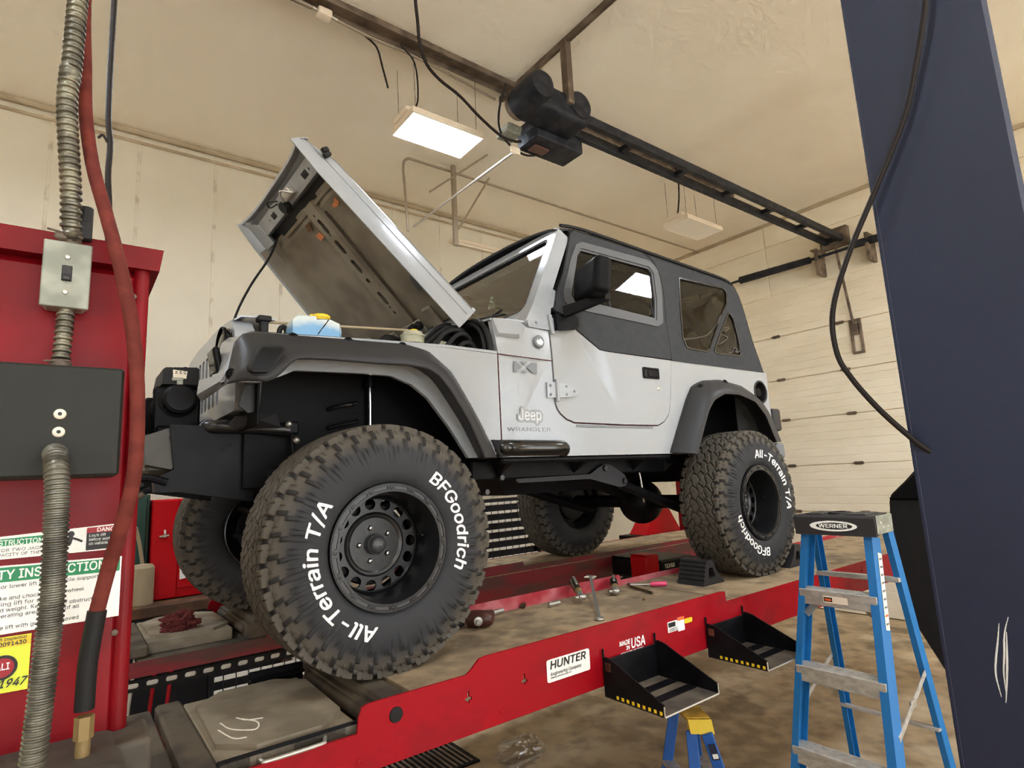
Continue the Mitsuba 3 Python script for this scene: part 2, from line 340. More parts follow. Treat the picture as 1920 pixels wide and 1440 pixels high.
for x in (2.95, 3.75, 4.55, 5.35, 6.15, 6.95): part(op, 'spacer', box(x-.03, x+.03, .25, .39, 3.07, 3.12), 'opener')
part(op, 'header_plate', box(6.98, 7.07, .15, .5, 3.0, 3.25), 'dirty_steel')
part(op, 'gear_housing', cat(at(rbox(.62, .28, .22, .05), (2.02, .30, 3.10)), at(lathe([(0, -.11), (.11, -.11), (.12, -.09), (.12, .09), (.11, .11), (0, .11)], 'y', 24), (2.22, .26, 3.14)), box(1.78, 2.3, .2, .42, 3.16, 3.22, .01)), 'opener')
mo = part(op, 'motor', at(lathe([(0, -.19), (.07, -.19), (.105, -.16), (.115, -.10), (.115, .10), (.105, .15), (.06, .17), (0, .17)], 'y', 28), (1.76, .24, 3.10)), 'opener')
part(mo, 'end_bell', at(lathe([(.0, 0), (.085, 0), (.10, .02), (.10, .05), (0, .05)], 'y', 28), (1.76, .38, 3.09)), 'dirty_steel')
part(op, 'control_box', cat(at(rbox(.52, .26, .2, .02, 2), (2.22, .54, 3.02))), 'opener')
part(op, 'cover_plate', at(rbox(.16, .10, .02, .006, 2), (2.1, .56, 2.915)), 'maroon')
part(op, 'terminal_box', hull([(1.72, .5, 2.93), (1.86, .5, 2.93), (1.72, .64, 2.93), (1.86, .64, 2.93), (1.76, .52, 3.03), (1.9, .52, 3.03), (1.9, .62, 3.03), (1.76, .62, 3.03)]), 'galv')
part(op, 'bracket', cat(box(2.07, 2.13, .13, .17, 3.1, CE-.03), box(2.07, 2.085, .13, .20, 3.1, CE-.03)), 'dirty_steel')
part(op, 'bracket', cat(bar((2.1, .5, CE-.03), (2.06, .38, 3.16), .05, .012, (1, 0, 0))), 'dirty_steel')
part(op, 'chain_loop', tube([(1.63, .36, 3.22), (1.62, .45, 3.05), (1.70, .56, 2.96), (1.85, .62, 2.9), (2.05, .66, 2.9), (2.2, .6, 2.93)], .009, 8), 'cable')
def lamp(x0, x1, y0, y1, lit, label):
    L = thing('ceiling_lamp', label, 'lamp')
    z = 3.1
    part(L, 'housing', cat(box(x0, x1, y0, y1, z+.012, z+.06, .01), box(x0, x0+.012, y0, y1, z-.004, z+.02, .003), box(x1-.012, x1, y0, y1, z-.004, z+.02, .003), box(x0, x1, y0, y0+.012, z-.004, z+.02, .003), box(x0, x1, y1-.012, y1, z-.004, z+.02, .003)), 'lamp_case')
    part(L, 'driver_box', box(x0-.02, x0+.14, (y0+y1)/2-.12, (y0+y1)/2+.12, z+.055, z+.10, .01), 'lamp_case')
    d = cat(box(x0+.012, x1-.012, y0+.012, y1-.012, z+.0, z+.011, .001))
    if lit:
        k = part(L, 'diffuser', d, 'diffuser'); scene[k]['emitter'] = {'type': 'area', 'radiance': rgb((LAMP_RADIANCE*.9, LAMP_RADIANCE, LAMP_RADIANCE*1.12))}
    else: part(L, 'diffuser', d, 'diffuser')
    for dx, dy in ((.05, .05), (.05, -.05), (-.05, .05), (-.05, -.05)):
        xx = (x0 if dx > 0 else x1)+dx; yy = (y0 if dy > 0 else y1)+dy
        part(L, 'hanging_wire', rod((xx, yy, z+.05), ((x0+x1)/2+(.30 if dx < 0 else -.30), yy, CE), .0025, 5), 'dirty_steel')
    return L
L1 = lamp(1.111, 1.796, .905, 1.296, True, 'lit flat panel lamp hanging above the raised hood')
part(L1, 'cord', tube([(1.16, 1.0, 3.15), (1.20, .98, 3.3), (1.15, .93, 3.55), (1.0, .88, 3.62)], .007, 7), 'cable')
L2 = lamp(4.69, 5.40, .935, 1.30, False, 'unlit white panel lamp hanging near the bay door, past the opener')
part(L2, 'cord', tube([(4.72, 1.1, 3.17), (4.72, 1.05, 3.4), (4.6, .95, 3.6), (4.5, .9, CE-.02)], .009, 7), 'cable')
for (x, y) in ((4.55, -2.4), (1.2, -2.7), (-2.4, -2.7), (-2.4, 1.1), (4.75, -6.), (1.45, -6.), (-2.4, -6.)):
    lamp(x-.34, x+.34, y-.19, y+.19, True, 'lit flat panel lamp of the neighbouring rows, above x %s' % '')
for i, k in enumerate([k for k in labels if k.startswith('ceiling_lamp_') and int(k[-3:]) > 1]):
    labels[k] = {'label': 'lit panel lamp outside the picture in the other rows', 'category': 'lamp', 'group': 'lamps outside the picture'}
sl = thing('strip_lamp', 'long pale strip lamp high on the far wall left of the car roof', 'lamp')
part(sl, 'housing', box(2.95, 3.95, 3.27, 3.392, 3.30, 3.34, .01), 'lamp_case'); part(sl, 'tube', rod((2.98, 3.31, 3.288), (3.92, 3.31, 3.288), .014, 10), 'diffuser')
# conduit run with junction box beside the ceiling channel
jb = thing('junction_box', 'small white junction box on a conduit at the ceiling channel', 'junction box')
part(jb, 'box', at(rbox(.10, .08, .06, .012), (.40, .90, CE-.085)), 'lamp_case'); part(jb, 'connector', cat(rod((.31, .89, CE-.08), (.36, .9, CE-.08), .014), rod((.44, .9, CE-.08), (.50, .91, CE-.08), .014)), 'steel')
one('ceiling_conduit', cat(tube([(.5, .91, CE-.08), (.8, .94, CE-.07), (1.2, .96, CE-.05), (2.05, 1.06, CE-.03)], .012, 8), rod((-1.5, .86, CE-.08), (.31, .89, CE-.08), .012)), 'conduit', 'thin metal conduit running along the ceiling channel to the opener', 'conduit')
one('loose_cord', tube([(.72, .94, CE-.07), (.85, .99, CE-.09), (.92, 1.04, CE-.2), (.98, 1.07, CE-.34)], .008, 7), 'cable', 'short loose dark cord hanging from the ceiling conduit left of the lit lamp', 'cord')
one('power_cable', tube([(.66, 0., 3.68), (.678, .05, 3.45), (.711, .1, 3.274), (.751, .15, 3.175), (.791, .2, 3.072), (.867, .25, 2.981), (.998, .3, 2.948), (1.19, .35, 2.931), (1.396, .4, 2.867), (1.626, .45, 2.821), (1.797, .5, 2.86), (1.90, .55, 2.92)], .011, 8), 'cable', 'thick dark cable sagging from the ceiling to the door opener', 'cable')
one('bent_conduit', cat(tube([(1.80, 2.345, 2.81), (1.77, 2.345, 3.31), (1.76, 2.345, 3.52), (1.80, 2.345, 3.62), (1.97, 2.345, 3.64), (3.0, 2.345, 3.64), (5.4, 2.35, 3.64), (7.0, 2.35, 3.64)], .014, 8)), 'conduit', 'thin conduit along the ceiling that bends down behind the raised hood', 'conduit')
hf = thing('hanger_frame', 'bare metal hanger frame of struts and rods below the lit lamp', 'hanger')
part(hf, 'strut', box(2.33, 2.38, 2.28, 2.32, 2.75, CE, .003), 'conduit')
part(hf, 'strut', bar((2.4, 2.3, 2.95), (2.85, 2.3, CE), .02, .02), 'conduit')
part(hf, 'rod', rod((1.84, 2.30, 2.85), (1.87, .62, 2.845), .011), 'steel')
part(hf, 'rod', rod((2.04, 2.3, 3.29), (2.55, 1.9, CE), .011), 'conduit')
part(hf, 'plate', box(1.83, 1.93, .595, .605, 2.83, 2.89, .003), 'lamp_case')
# ------------------------------------------------------------------ four-post lift
RZ = -.42                      # top of the runways
lift = thing('vehicle_lift', 'red four-post vehicle lift carrying the car on two runways', 'lift')
def runway(sgn):
    yo, yi = sgn*1.11, sgn*.44
    r = part(lift, 'runway', box(-.02, 5.2, min(yo, yi)+.010, max(yo, yi)-.010, RZ-.02, RZ-.003, .003), 'deck', label='near runway' if sgn < 0 else 'far runway')
    def rail(y, t, mm, hi):
        pts = [(-1.6, RZ-.17), (-1.6, RZ-.062), (-.205, RZ-.062), (-.20, RZ-.02), (-.19, RZ+.004), (-.17, RZ+.010), (.165, RZ+.010), (.185, RZ+.022), (.215, RZ+hi), (.24, RZ+hi+.004), (1.60, RZ+hi+.004), (1.625, RZ+hi), (1.63, RZ+.002), (5.2, RZ+.002), (5.2, RZ-.15), (1.6, RZ-.17)]
        hs = [circ(-.085, RZ-.042, .022)] 
        for x in (.17, .40): hs.append(unary_union([sbox(x-.004, RZ-.075, x+.004, RZ-.04), sbox(x-.013, RZ-.069, x+.013, RZ-.058)]))
        for x in (2.55, 3.1): hs.append(unary_union([circ(x, RZ-.052, .010), sbox(x-.003, RZ-.07, x+.003, RZ-.025)]))
        p = Polygon(pts)
        if sgn < 0 and hi > 0: p = p.difference(unary_union(hs))
        return part(r, 'side_rail', ext(p, y, y+t), mm)
    o = rail(yo, -sgn*.008, 'red', .048)
    part(r, 'side_rail', ext([(-1.6, RZ-.17), (-1.6, RZ-.105), (-.05, RZ-.105), (-.03, RZ+.01), (.2, RZ+.012), (.24, RZ+.058), (1.62, RZ+.060), (1.63, RZ+.03), (5.2, RZ+.03), (5.2, RZ-.15), (1.6, RZ-.17)], yi-sgn*.004, yi+sgn*.004), 'red_dusty' if sgn > 0 else 'red_faded')
    part(r, 'lower_flange', cat(box(-1.6, 5.2, yo, yo-sgn*.05, RZ-.172, RZ-.165, .002), box(-1.6, 5.2, yi, yi+sgn*.05, RZ-.172, RZ-.165, .002)), 'red')
    part(r, 'front_deck', cat(box(-1.6, -.64, yo-sgn*.008, yi, RZ-.08, RZ-.062, .003), box(-.60, -.02, yo-sgn*.008, yi, RZ-.125, RZ-.10, .003), box(-.14, -.02, yo-sgn*.008, yi, RZ-.10, RZ-.03, .004)), 'plate_dark')
    part(r, 'filler_bar', box(-.63, -.555, yo-sgn*.006, yi+sgn*.02, RZ-.095, RZ-.045, .008), 'plate_dark')
    part(r, 'hump', cat(at(rbox(.06, .58, .04, .018), (-.13, sgn*.79, RZ-.058)), box(-.115, -.02, sgn*.46, sgn*1.098, RZ-.05, RZ-.006, .012)), 'plate_dark')
    for x0, x1 in ((-.02, 1.7), (1.712, 5.2)):
        part(r, 'deck_plate', box(x0, x1, yo-sgn*.012, yi-sgn*.006, RZ-.006, RZ+.0005, .002), 'deck')
    return r, o
rw, rail_o = runway(-1); rw2, rail2 = runway(1)
yF = -1.11
part(rail_o, 'cap_plug', at(lathe([(0, -.004), (.020, -.003), (.022, 0), (0, .0)], 'y', 20), (-.085, yF-.001, RZ-.042)), 'dark_rubber')
for x in (-.4, -.2, .3): part(rail_o, 'bolt_head', at(lathe([(0, -.004), (.008, -.003), (.008, 0), (0, 0)], 'y', 10), (x, yF, RZ-.135)), 'red')
def lines(par, m, *ms, **k):
    for q in ms: part(par, 'lettering', q, m, False, **k)
sg = part(rail_o, 'maker_sign', ext(rounded(sbox(.500, RZ-.094, .712, RZ-.018), .008), yF-.0015, yF-.004), 'white', label='white HUNTER sign')
lines(sg, 'sign_black', *(words('HUNTER', .026, (.515, yF-.004, RZ-.050), EX, EZ, .175, .0012, True, .18), words('Engineering Company', .0115, (.516, yF-.004, RZ-.073), EX, EZ, .15, .001, False, .15), words('BRIDGETON MISSOURI USA', .004, (.516, yF-.004, RZ-.082), EX, EZ, .10, .001)))
lines(rail_o, 'white', *(words('MADE', .017, (.880, yF-.0005, RZ-.048), EX, EZ, .062, .0015, True, .15), words('IN', .014, (.918, yF-.0005, RZ-.068), EX, EZ, .020, .0015, True, .1), words('USA', .036, (.948, yF-.0005, RZ-.068), EX, EZ, .085, .0015, True, .1), words('WITH GLOBAL MATERIALS', .006, (.885, yF-.0005, RZ-.080), EX, EZ, .135, .0012)))
dc = part(rail_o, 'warning_decal', box(1.183, 1.25, yF-.0025, yF-.001, RZ-.055, RZ-.012, .0005), 'white')
part(dc, 'print', cat(box(1.187, 1.235, yF-.0035, yF-.002, RZ-.035, RZ-.016, .0004), *[box(1.19, 1.245, yF-.0035, yF-.002, RZ-.052+.005*k, RZ-.050+.005*k, .0003) for k in range(3)]), 'sign_black')
dc2 = part(rail_o, 'warning_decal', box(1.252, 1.298, yF-.0025, yF-.001, RZ-.062, RZ-.005, .0005), 'white')
part(dc2, 'print', box(1.252, 1.298, yF-.0035, yF-.002, RZ-.018, RZ-.005, .0004), 'sticker_orange')
dc3 = part(rail_o, 'warning_decal', ext(rounded(sbox(1.300, RZ-.038, 1.355, RZ-.018), .006), yF-.0025, yF-.001), 'yellow')
# locking ladder bar with slots under each runway
def ladder_bar(y):
    p = sbox(-1.2, RZ-.245, 4.9, RZ-.195)
    hs = unary_union([rounded(sbox(x, RZ-.232, x+.048, RZ-.208), .010) for x in np.arange(-1.1, 4.8, .078)])
    k = part(lift, 'lock_bar', ext(p.difference(hs), y, y+.012), 'steel_black'); part(k, 'slot_liner', box(-1.2, 4.9, y+.014, y+.018, RZ-.236, RZ-.204, .001), 'wire_white')
ladder_bar(.50); ladder_bar(-.60)
part(lift, 'cross_beam', box(-1.35, -1.15, -1.42, 1.42, RZ-.36, RZ-.18, .01), 'red_post')
part(lift, 'cross_beam', box(4.75, 4.95, -1.42, 1.42, RZ-.36, RZ-.18, .01), 'red_post')
for (x, y) in ((-1.2, 1.4), (4.85, 1.4), (4.85, -1.4)):
    part(lift, 'post', cat(box(x-.12, x+.12, y-.10, y+.10, FL, .71 if x < 0 or y > 0 else RZ+.05, .02), box(x-.2, x+.2, y-.2, y+.2, FL, FL+.02)), 'red_post')
# the near post with its control panel
PY = -1.5
po = part(lift, 'post', cat(box(-1.06, -.800, PY, PY+.28, FL, .66, .022), ext([(-1.10, .655), (-.778, .655), (-.772, .70), (-1.10, .70)], PY-.014, PY+.30), box(-1.06, -.79, PY-.003, PY+.0, .655, .66)), 'red_post', label='near post with stickers')
part(po, 'corner_roll', rod((-.806, PY+.01, -.21), (-.806, PY+.01, .655), .014, 14), 'red_post')
for z in (-.025, .60): part(po, 'bolt_head', at(lathe([(0, -.005), (.005, -.004), (.006, 0), (0, 0)], 'y', 10), (-.818, PY, z)), 'dirty_steel')
part(po, 'foot_cover', cat(at(rbox(.32, .22, .30, .03), (-.96, PY-.07, -.335)), at(rbox(.06, .12, .2, .01), (-.79, PY-.02, -.29))), 'plate_dark')
def sticker(name, x0, x1, zl0, zl1, zr0, zr1, m, **k):
    """Flat sticker on the post: left edge zl0..zl1, right edge zr0..zr1."""
    return part(po, name, ext([(x0, zl0), (x1, zr0), (x1, zr1), (x0, zl1)], PY-.0015, PY), m, False, **k)
def on(x, z, dy=.0015): return (x, PY-dy, z)
s1 = sticker('sticker', -1.045, -.809, .121, .155, .121, .167, 'white')
part(s1, 'header', ext([(-1.042, .141), (-.917, .144), (-.917, .156), (-1.042, .152)], PY-.0025, PY-.0005), 'sign_green', False)
part(s1, 'lettering', words('SAFETY INSTRUCTIONS', .0085, on(-1.038, .1435, .0025), EX, EZ, .116, .0006, True), 'white', False)
lines(s1, 'sign_black', *(words('RATED LOAD FOR TWO JACKS', .005, on(-1.038, .133, .0015), EX, EZ, .115, .0006), words('THE RATED CAPACITY OF THE LIFT', .005, on(-1.038, .1255, .0015), EX, EZ, .125, .0006)))
man = unary_union([circ(-.8905, .1535, .0052, 12), LineString([(-.8905, .147), (-.893, .137)]).buffer(.0036), LineString([(-.893, .137), (-.9, .13), (-.907, .126)]).buffer(.002), LineString([(-.892, .137), (-.904, .136), (-.91, .134)]).buffer(.002), LineString([(-.889, .147), (-.88, .143), (-.875, .14)]).buffer(.0018), LineString([(-.892, .147), (-.903, .146), (-.91, .147)]).buffer(.0018)])
part(s1, 'figure', ext(man, PY-.0025, PY-.001), 'sign_black', False)
part(s1, 'panel', ext([(-.868, .123), (-.812, .124), (-.812, .158), (-.868, .1585)], PY-.0022, PY-.001), 'sign_black', False)
part(s1, 'panel', ext([(-.868, .153), (-.812, .153), (-.812, .164), (-.868, .162)], PY-.003, PY-.001), 'sign_red', False)
lines(s1, 'white', *(words('DANGER', .007, on(-.853, .1545, .003), EX, EZ, .037, .0006, True), words('Lock lift', .005, on(-.864, .146, .0022), EX, EZ, .024, .0006), words('before working', .005, on(-.864, .139, .0022), EX, EZ, .040, .0006), words('on vehicle', .005, on(-.864, .132, .0022), EX, EZ, .028, .0006)))
s2 = sticker('sticker', -1.045, -.812, .000, .112, .003, .107, 'white')
part(s2, 'header', ext([(-1.04, .085), (-.816, .082), (-.816, .104), (-1.04, .109)], PY-.0025, PY-.0005), 'sign_green', False)
part(s2, 'lettering', words('SAFETY INSTRUCTIONS', .0145, on(-1.026, .0885, .0025), EX, EZ, .200, .0006, True), 'white', False)
ln = ['DO NOT raise or lower lift with vehicle supported', 'on jacks.', 'Always set brake and chock left rear wheel', 'before operating lift for safety.', 'DO NOT exceed weight. Keep free of obstructions', 'Be sure that operating area is clear of all', 'personnel.', 'DO NOT operate lift with guards removed']
ww = [.2, .036, .17, .135, .2, .165, .042, .165]
lines(s2, 'sign_black', *([words(t, .0062, on(-1.037, .0735-.0093*i), EX, EZ, w, .0006) for i, (t, w) in enumerate(zip(ln, ww))]))
s3 = sticker('sticker', -1.045, -.934, -.089, -.003, -.091, -.004, 'sticker_yellow')
part(s3, 'header', ext([(-1.045, -.019), (-.934, -.020), (-.934, -.005), (-1.045, -.004)], PY-.0022, PY), 'yellow', False)
lines(s3, 'sign_black', *(words('Annual Lift Inspection', .005, on(-1.0, -.0095, .0024), EX, EZ, .06, .0006), words('200091430', .006, on(-.985, -.018, .0024), EX, EZ, .045, .0006, True)))
part(s3, 'seal', ext(circ(-.968, -.051, .019, 32), PY-.003, PY), 'sign_black', False); part(s3, 'seal', ext(circ(-.968, -.051, .015, 32), PY-.004, PY), 'sign_red', False)
part(s3, 'lettering', words('ALI', .010, on(-.977, -.054, .004), EX, EZ, .018, .0006, True), 'white', False)
part(s3, 'lettering', words('1947', .012, on(-.972, -.082, .0024), EX, EZ, .034, .0006, True, .3), 'sign_black', False)
# control box, switch box and the hoses in front of the post
cb = thing('control_box', 'dark grey steel control box on the red lift post', 'control box')
part(cb, 'body', box(-1.06, -.833, PY-.13, PY-.001, .250, .432, .004), 'grey_box')
for z in (.351, .322): 
    q = part(cb, 'rivet', at(lathe([(0, -.004), (.004, -.004), (.0075, -.002), (.0085, 0), (0, 0)], 'y', 18), (-.917, PY-.13, z)), 'lamp_case')
    part(q, 'slot', at(lathe([(0, -.0008), (.003, -.0006), (.003, 0), (0, 0)], 'y', 10), (-.917, PY-.134, z)), 'sign_black')
sb = thing('switch_box', 'galvanised light switch box on the red lift post', 'switch box')
part(sb, 'body', box(-.957, -.890, PY-.05, PY-.001, .552, .668, .008), 'galv')
part(sb, 'cover', at(rbox(.070, .006, .122, .0028), (-.9235, PY-.052, .610)), 'galv')
part(sb, 'plate_opening', box(-.9305, -.9155, PY-.0565, PY-.05, .5975, .6265, .001), 'sign_black')
part(sb, 'toggle', hull([(-.929, PY-.056, .611), (-.917, PY-.056, .611), (-.929, PY-.056, .599), (-.917, PY-.056, .599), (-.927, PY-.066, .603), (-.919, PY-.066, .603), (-.927, PY-.066, .598), (-.919, PY-.066, .598)]), 'cap')
for z in (.642, .577): part(sb, 'screw', at(lathe([(0, -.003), (.0035, -.0025), (.0045, 0), (0, 0)], 'y', 12), (-.9235, PY-.055, z)), 'steel')
def corr(pitch, amp, r0): return lambda s: r0+amp*np.sign(np.sin(2*np.pi*s/pitch))*np.minimum(1, 2.2*np.abs(np.sin(2*np.pi*s/pitch)))
fc = thing('flexible_conduit', 'upper flexible metal conduit coming down from the ceiling to the switch box', 'conduit')
cl = resample(spline([(-.935, PY-.06, 2.3), (-.941, PY-.06, 1.106), (-.944, PY-.06, 1.0), (-.944, PY-.06, .93), (-.937, PY-.06, .85), (-.929, PY-.06, .767), (-.925, PY-.05, .70), (-.922, PY-.04, .685)]), 1400)
part(fc, 'ribbed_hose', tube(cl+[.003, 0, 0], corr(.0125, .0016, .0152), 16, False), 'flex')
part(fc, 'connector', cat(at(lathe([(0, 0), (.015, 0), (.017, .004), (.017, .028), (.015, .032), (0, .032)], 'z', 20), (-.922, PY-.035, .664)), box(-.945, -.925, PY-.056, PY-.05, .674, .688), rod((-.955, PY-.055, .690), (-.905, PY-.055, .683), .0022)), 'dirty_steel')
one('conduit_fitting', cat(box(-.916, -.890, PY-.03, PY-.005, .69, .728, .003), at(lathe([(0, 0), (.012, 0), (.012, .03), (0, .03)], 'z', 16), (-.902, PY-.02, .725))), 'sign_black', 'black fitting behind the conduit above the switch box', 'fitting')
fc2 = thing('flexible_conduit', 'short flexible metal conduit between the switch box and the control box', 'conduit')
part(fc2, 'ribbed_hose', tube(resample([(-.920, PY-.04, .552), (-.921, PY-.05, .50), (-.922, PY-.055, .455)], 180), corr(.0115, .0015, .0125), 16, False), 'flex')
part(fc2, 'connector', cat(at(lathe([(0, 0), (.014, 0), (.016, .003), (.016, .02), (.013, .024), (0, .024)], 'z', 20), (-.922, PY-.055, .43)), rod((-.945, PY-.066, .449), (-.91, PY-.07, .451), .0018)), 'dirty_steel')
lh = thing('corrugated_hose', 'grey corrugated hose hanging from the lower edge of the control box', 'hose')
cl = resample(spline([(-.918, PY-.12, .288), (-.919, PY-.17, .284), (-.916, PY-.215, .268), (-.912, PY-.23, .22), (-.910, PY-.23, .14), (-.909, PY-.23, .067), (-.912, PY-.23, -.016), (-.917, PY-.23, -.134), (-.93, PY-.22, -.4), (-.95, PY-.2, -.9), (-.96, PY-.16, -1.5)]), 3000)
part(lh, 'ribbed_hose', tube(cl, corr(.0066, .0011, .0150), 20, False), 'flex_dark')
ah = thing('air_hose', 'dusty red rubber air hose hanging in front of the red lift post', 'hose')
part(ah, 'rubber', tube([(-.925, PY-.02, 2.2), (-.928, PY-.02, 1.3), (-.927, PY-.02, 1.16), (-.920, PY-.02, 1.05), (-.913, PY-.03, .94), (-.897, PY-.05, .83), (-.872, PY-.08, .725), (-.845, PY-.12, .604), (-.823, PY-.13, .488), (-.812, PY-.13, .373), (-.811, PY-.13, .26), (-.820, PY-.12, .188), (-.837, PY-.10, .102), (-.851, PY-.10, .028)], .0115, 14), 'hose_red')
part(ah, 'sleeve', tube([(-.850, PY-.10, .032), (-.858, PY-.10, -.045), (-.859, PY-.10, -.117)], .0140, 14), 'dark_rubber')
part(ah, 'fitting', cat(at(lathe([(0, 0), (.0135, 0), (.0135, .034), (0, .034)], 'z', 6), (-.858, PY-.10, -.160)), at(lathe([(0, 0), (.010, 0), (.010, .03), (0, .03)], 'z', 14), (-.858, PY-.10, -.185))), 'brass')
one('hanging_cable', cat(tube([(-.878, -1.2, 2.2), (-.875, -1.2, 1.46), (-.874, -1.2, 1.28), (-.871, -1.2, 1.135), (-.864, -1.2, 1.067), (-.864, -1.2, .982), (-.857, -1.2, .88), (-.853, -1.2, .66)], .0065, 8), tube([(-.87, -1.2, 1.07), (-.88, -1.2, 1.085), (-.888, -1.2, 1.075)], .003, 6)), 'cable', 'thin dark cable hanging behind the red air hose', 'cable')
# turn plates in the runway fronts
def turnplate(sgn, label):
    tp = thing('turn_plate', label, 'turn plate'); y = sgn
    ya, yb = sorted((sgn*.52, sgn*1.075))
    part(tp, 'base', box(-.555, -.19, ya, yb, RZ-.10, RZ-.045, .003), 'plate')
    e = .085
    P = [(-.535+e, ya+.01), (-.19-e, ya+.01), (-.19, ya+.01+e), (-.20, yb-.02-e), (-.20-e, yb-.02), (-.545+e, yb-.02), (-.545, yb-.02-e), (-.535, ya+.01+e)]
    if sgn < 0: P = [(x, ya+yb-q) for x, q in P]
    part(tp, 'top_plate', ext(rounded(P, .01), RZ-.046, RZ-.030, 'xy'), 'plate')
    yl = sgn*1.075
    part(tp, 'edge_tray', box(-.56, -.185, yl, yl-sgn*.006, RZ-.075, RZ-.038, .002), 'steel_black')
    part(tp, 'handle', tube([(-.46, yl, RZ-.058), (-.455, yl+sgn*.022, RZ-.060), (-.44, yl+sgn*.03, RZ-.060), (-.31, yl+sgn*.03, RZ-.060), (-.295, yl+sgn*.022, RZ-.060), (-.285, yl, RZ-.056)], .0055, 10, True, 4), 'steel')
    if sgn < 0:
        for P_ in ([(-.505, -.83), (-.49, -.90), (-.44, -.95), (-.42, -.90), (-.45, -.84)], [(-.46, -.82), (-.44, -.86), (-.40, -.88)], [(-.52, -.88), (-.50, -.97), (-.47, -.99)]): part(tp, 'chalk_mark', tube([(x, q, RZ-.0298) for x, q in P_], .0022, 6), 'wire_white')
    if sgn < 0: part(tp, 'stop_flap', cat(box(-.345, -.155, -.475, -.463, RZ-.075, RZ-.008, .003), box(-.345, -.155, -.50, -.463, RZ-.040, RZ-.03, .003)), 'steel_black')
    return tp
turnplate(-1, 'near dusty steel turn plate with a wire handle in front of the big tire')
turnplate(1, 'far turn plate under the red rag on the far runway')
# ------------------------------------------------------------------ the car: wheels
car = thing('car', 'silver two-door off-road car with raised hood and grey soft top standing on the red lift', 'car')
TR = .428
def tire_mesh(phase):
    """Outer side towards -y; tread blocks are displaced from the carcass."""
    half = [(.214, -.125), (.222, -.140), (.240, -.152), (.262, -.157), (.29, -.1585), (.318, -.157), (.340, -.1535), (.352, -.150)]
    arc = [(.352, -.150), (.372, -.1455), (.390, -.1395), (.402, -.132), (.4095, -.123), (.4125, -.112), (.4145, -.09), (.416, -.05), (.4165, 0)]
    arc = spline(np.array([(r, y, 0) for r, y in arc]), 6)[:, :2]; arc = resample(arc, 46)
    right = arc[::-1][1:]*[1, -1]; A = np.vstack([arc, right])
    lo = np.array(half[:-1]); P = np.vstack([lo, A, lo[::-1]*[1, -1]])
    d = np.gradient(P, axis=0); N = np.c_[-d[:, 1], d[:, 0]]; N /= np.linalg.norm(N, axis=1)[:, None]; N[N[:, 0]*0+np.sign(P[:, 1])*N[:, 1] < -.5] *= -1
    if N[len(P)//2, 0] < 0: N = -N
    s = np.r_[0, np.cumsum(np.linalg.norm(np.diff(P, axis=0), axis=1))]; s = s-s[len(P)//2]
    nth = 1080; Np = 36
    u = (np.arange(nth)/nth*Np)[:, None]; S = s[None, :]; a = np.abs(S); side = np.where(S < 0, 0., .5)
    tri = lambda t: 4*np.abs(t-np.floor(t+.5))-1
    us = u+side
    w = .0032
    g = np.zeros((nth, len(s)))
    def groove(dist, ww): return np.clip((ww+.0016-np.abs(dist))/.0032, 0, 1)
    c0 = groove(S-.011*tri(u), w*.8)
    b1 = .047+.010*tri(us+.25); b2 = .093+.008*tri(us+.6)
    g1 = groove(a-b1, w); g2 = groove(a-b2, w*1.1)
    g = np.maximum.reduce([c0*(a < .03), g1, g2])
    fr = lambda t: (t-np.floor(t)-.5)
    pit = .0745
    l1 = groove(fr(us+.28+S*9)*pit, w*.9)*(a < b1); l1b = groove(fr(us*2+.1-S*14)*pit/2, w*.3)*(a < b1)*.45
    l2 = groove(fr(us+.72-a*13)*pit, w)*(a >= b1)*(a < b2); l2b = groove(fr(us*2+.3+a*10)*pit/2, w*.3)*(a >= b1)*(a < b2)*.45
    end = np.where(fr(us*.5+.25) > 0, .226, .208)
    zig = .008*tri(us*2)
    l3 = groove(fr(us+.05+a*3.0+.12*np.sign(np.sin(a*95)))*pit, .0085)*(a >= b2)
    l3b = groove(fr(us+.55+a*3.0)*pit, .0016)*(a >= b2+.004)*(a < .15)*.6
    g = np.maximum.reduce([g, l1, l1b, l2, l2b, l3, l3b])
    inside = np.clip((end+zig-a)/.004, 0, 1)
    depth = np.where(a < .12, .0118, np.clip(.0122-(a-.12)*.062, .0052, .0122))
    h = depth*(1-g)*inside
    h = h+.0012*np.clip((.0035-np.abs(a-.245))/.0015, 0, 1)+.0008*np.clip((.002-np.abs(a-.315))/.001, 0, 1)
    th = np.arange(nth)/nth*2*np.pi+phase
    R = P[None, :, 0]+N[None, :, 0]*h; Y = P[None, :, 1]+N[None, :, 1]*h
    V = np.stack([R*np.cos(th)[:, None], Y, R*np.sin(th)[:, None]], -1)
    low = -V[..., 2]-.42; V[..., 2] = np.where(low > 0, -.42+.0*low, V[..., 2]); V[..., 1] *= 1+.03*np.clip(1-np.abs(V[..., 2]+.40)/.06, 0, 1)*(V[..., 2] < -.33)
    top = np.array(srgb(80, 75, 67)); gr_ = np.array(srgb(34, 33, 32)); sw = np.array(srgb(47, 48, 51))
    k = np.clip((a-.155)/.05, 0, 1)[..., None]; k = np.broadcast_to(k, h.shape+(1,)); e = np.clip(h/.006, 0, 1)[..., None]
    col = (gr_*(1-e)+top*e)*(1-k)+sw*k; col = col*(.86+.28*meshkit.noise(V*14, 5))[..., None]
    V = np.concatenate([V, V[:1]], 0); col = np.concatenate([col, col[:1]], 0).reshape(-1, 3)
    m = loft(V); m.faces = m.faces[:, ::-1].copy()
    return m, col
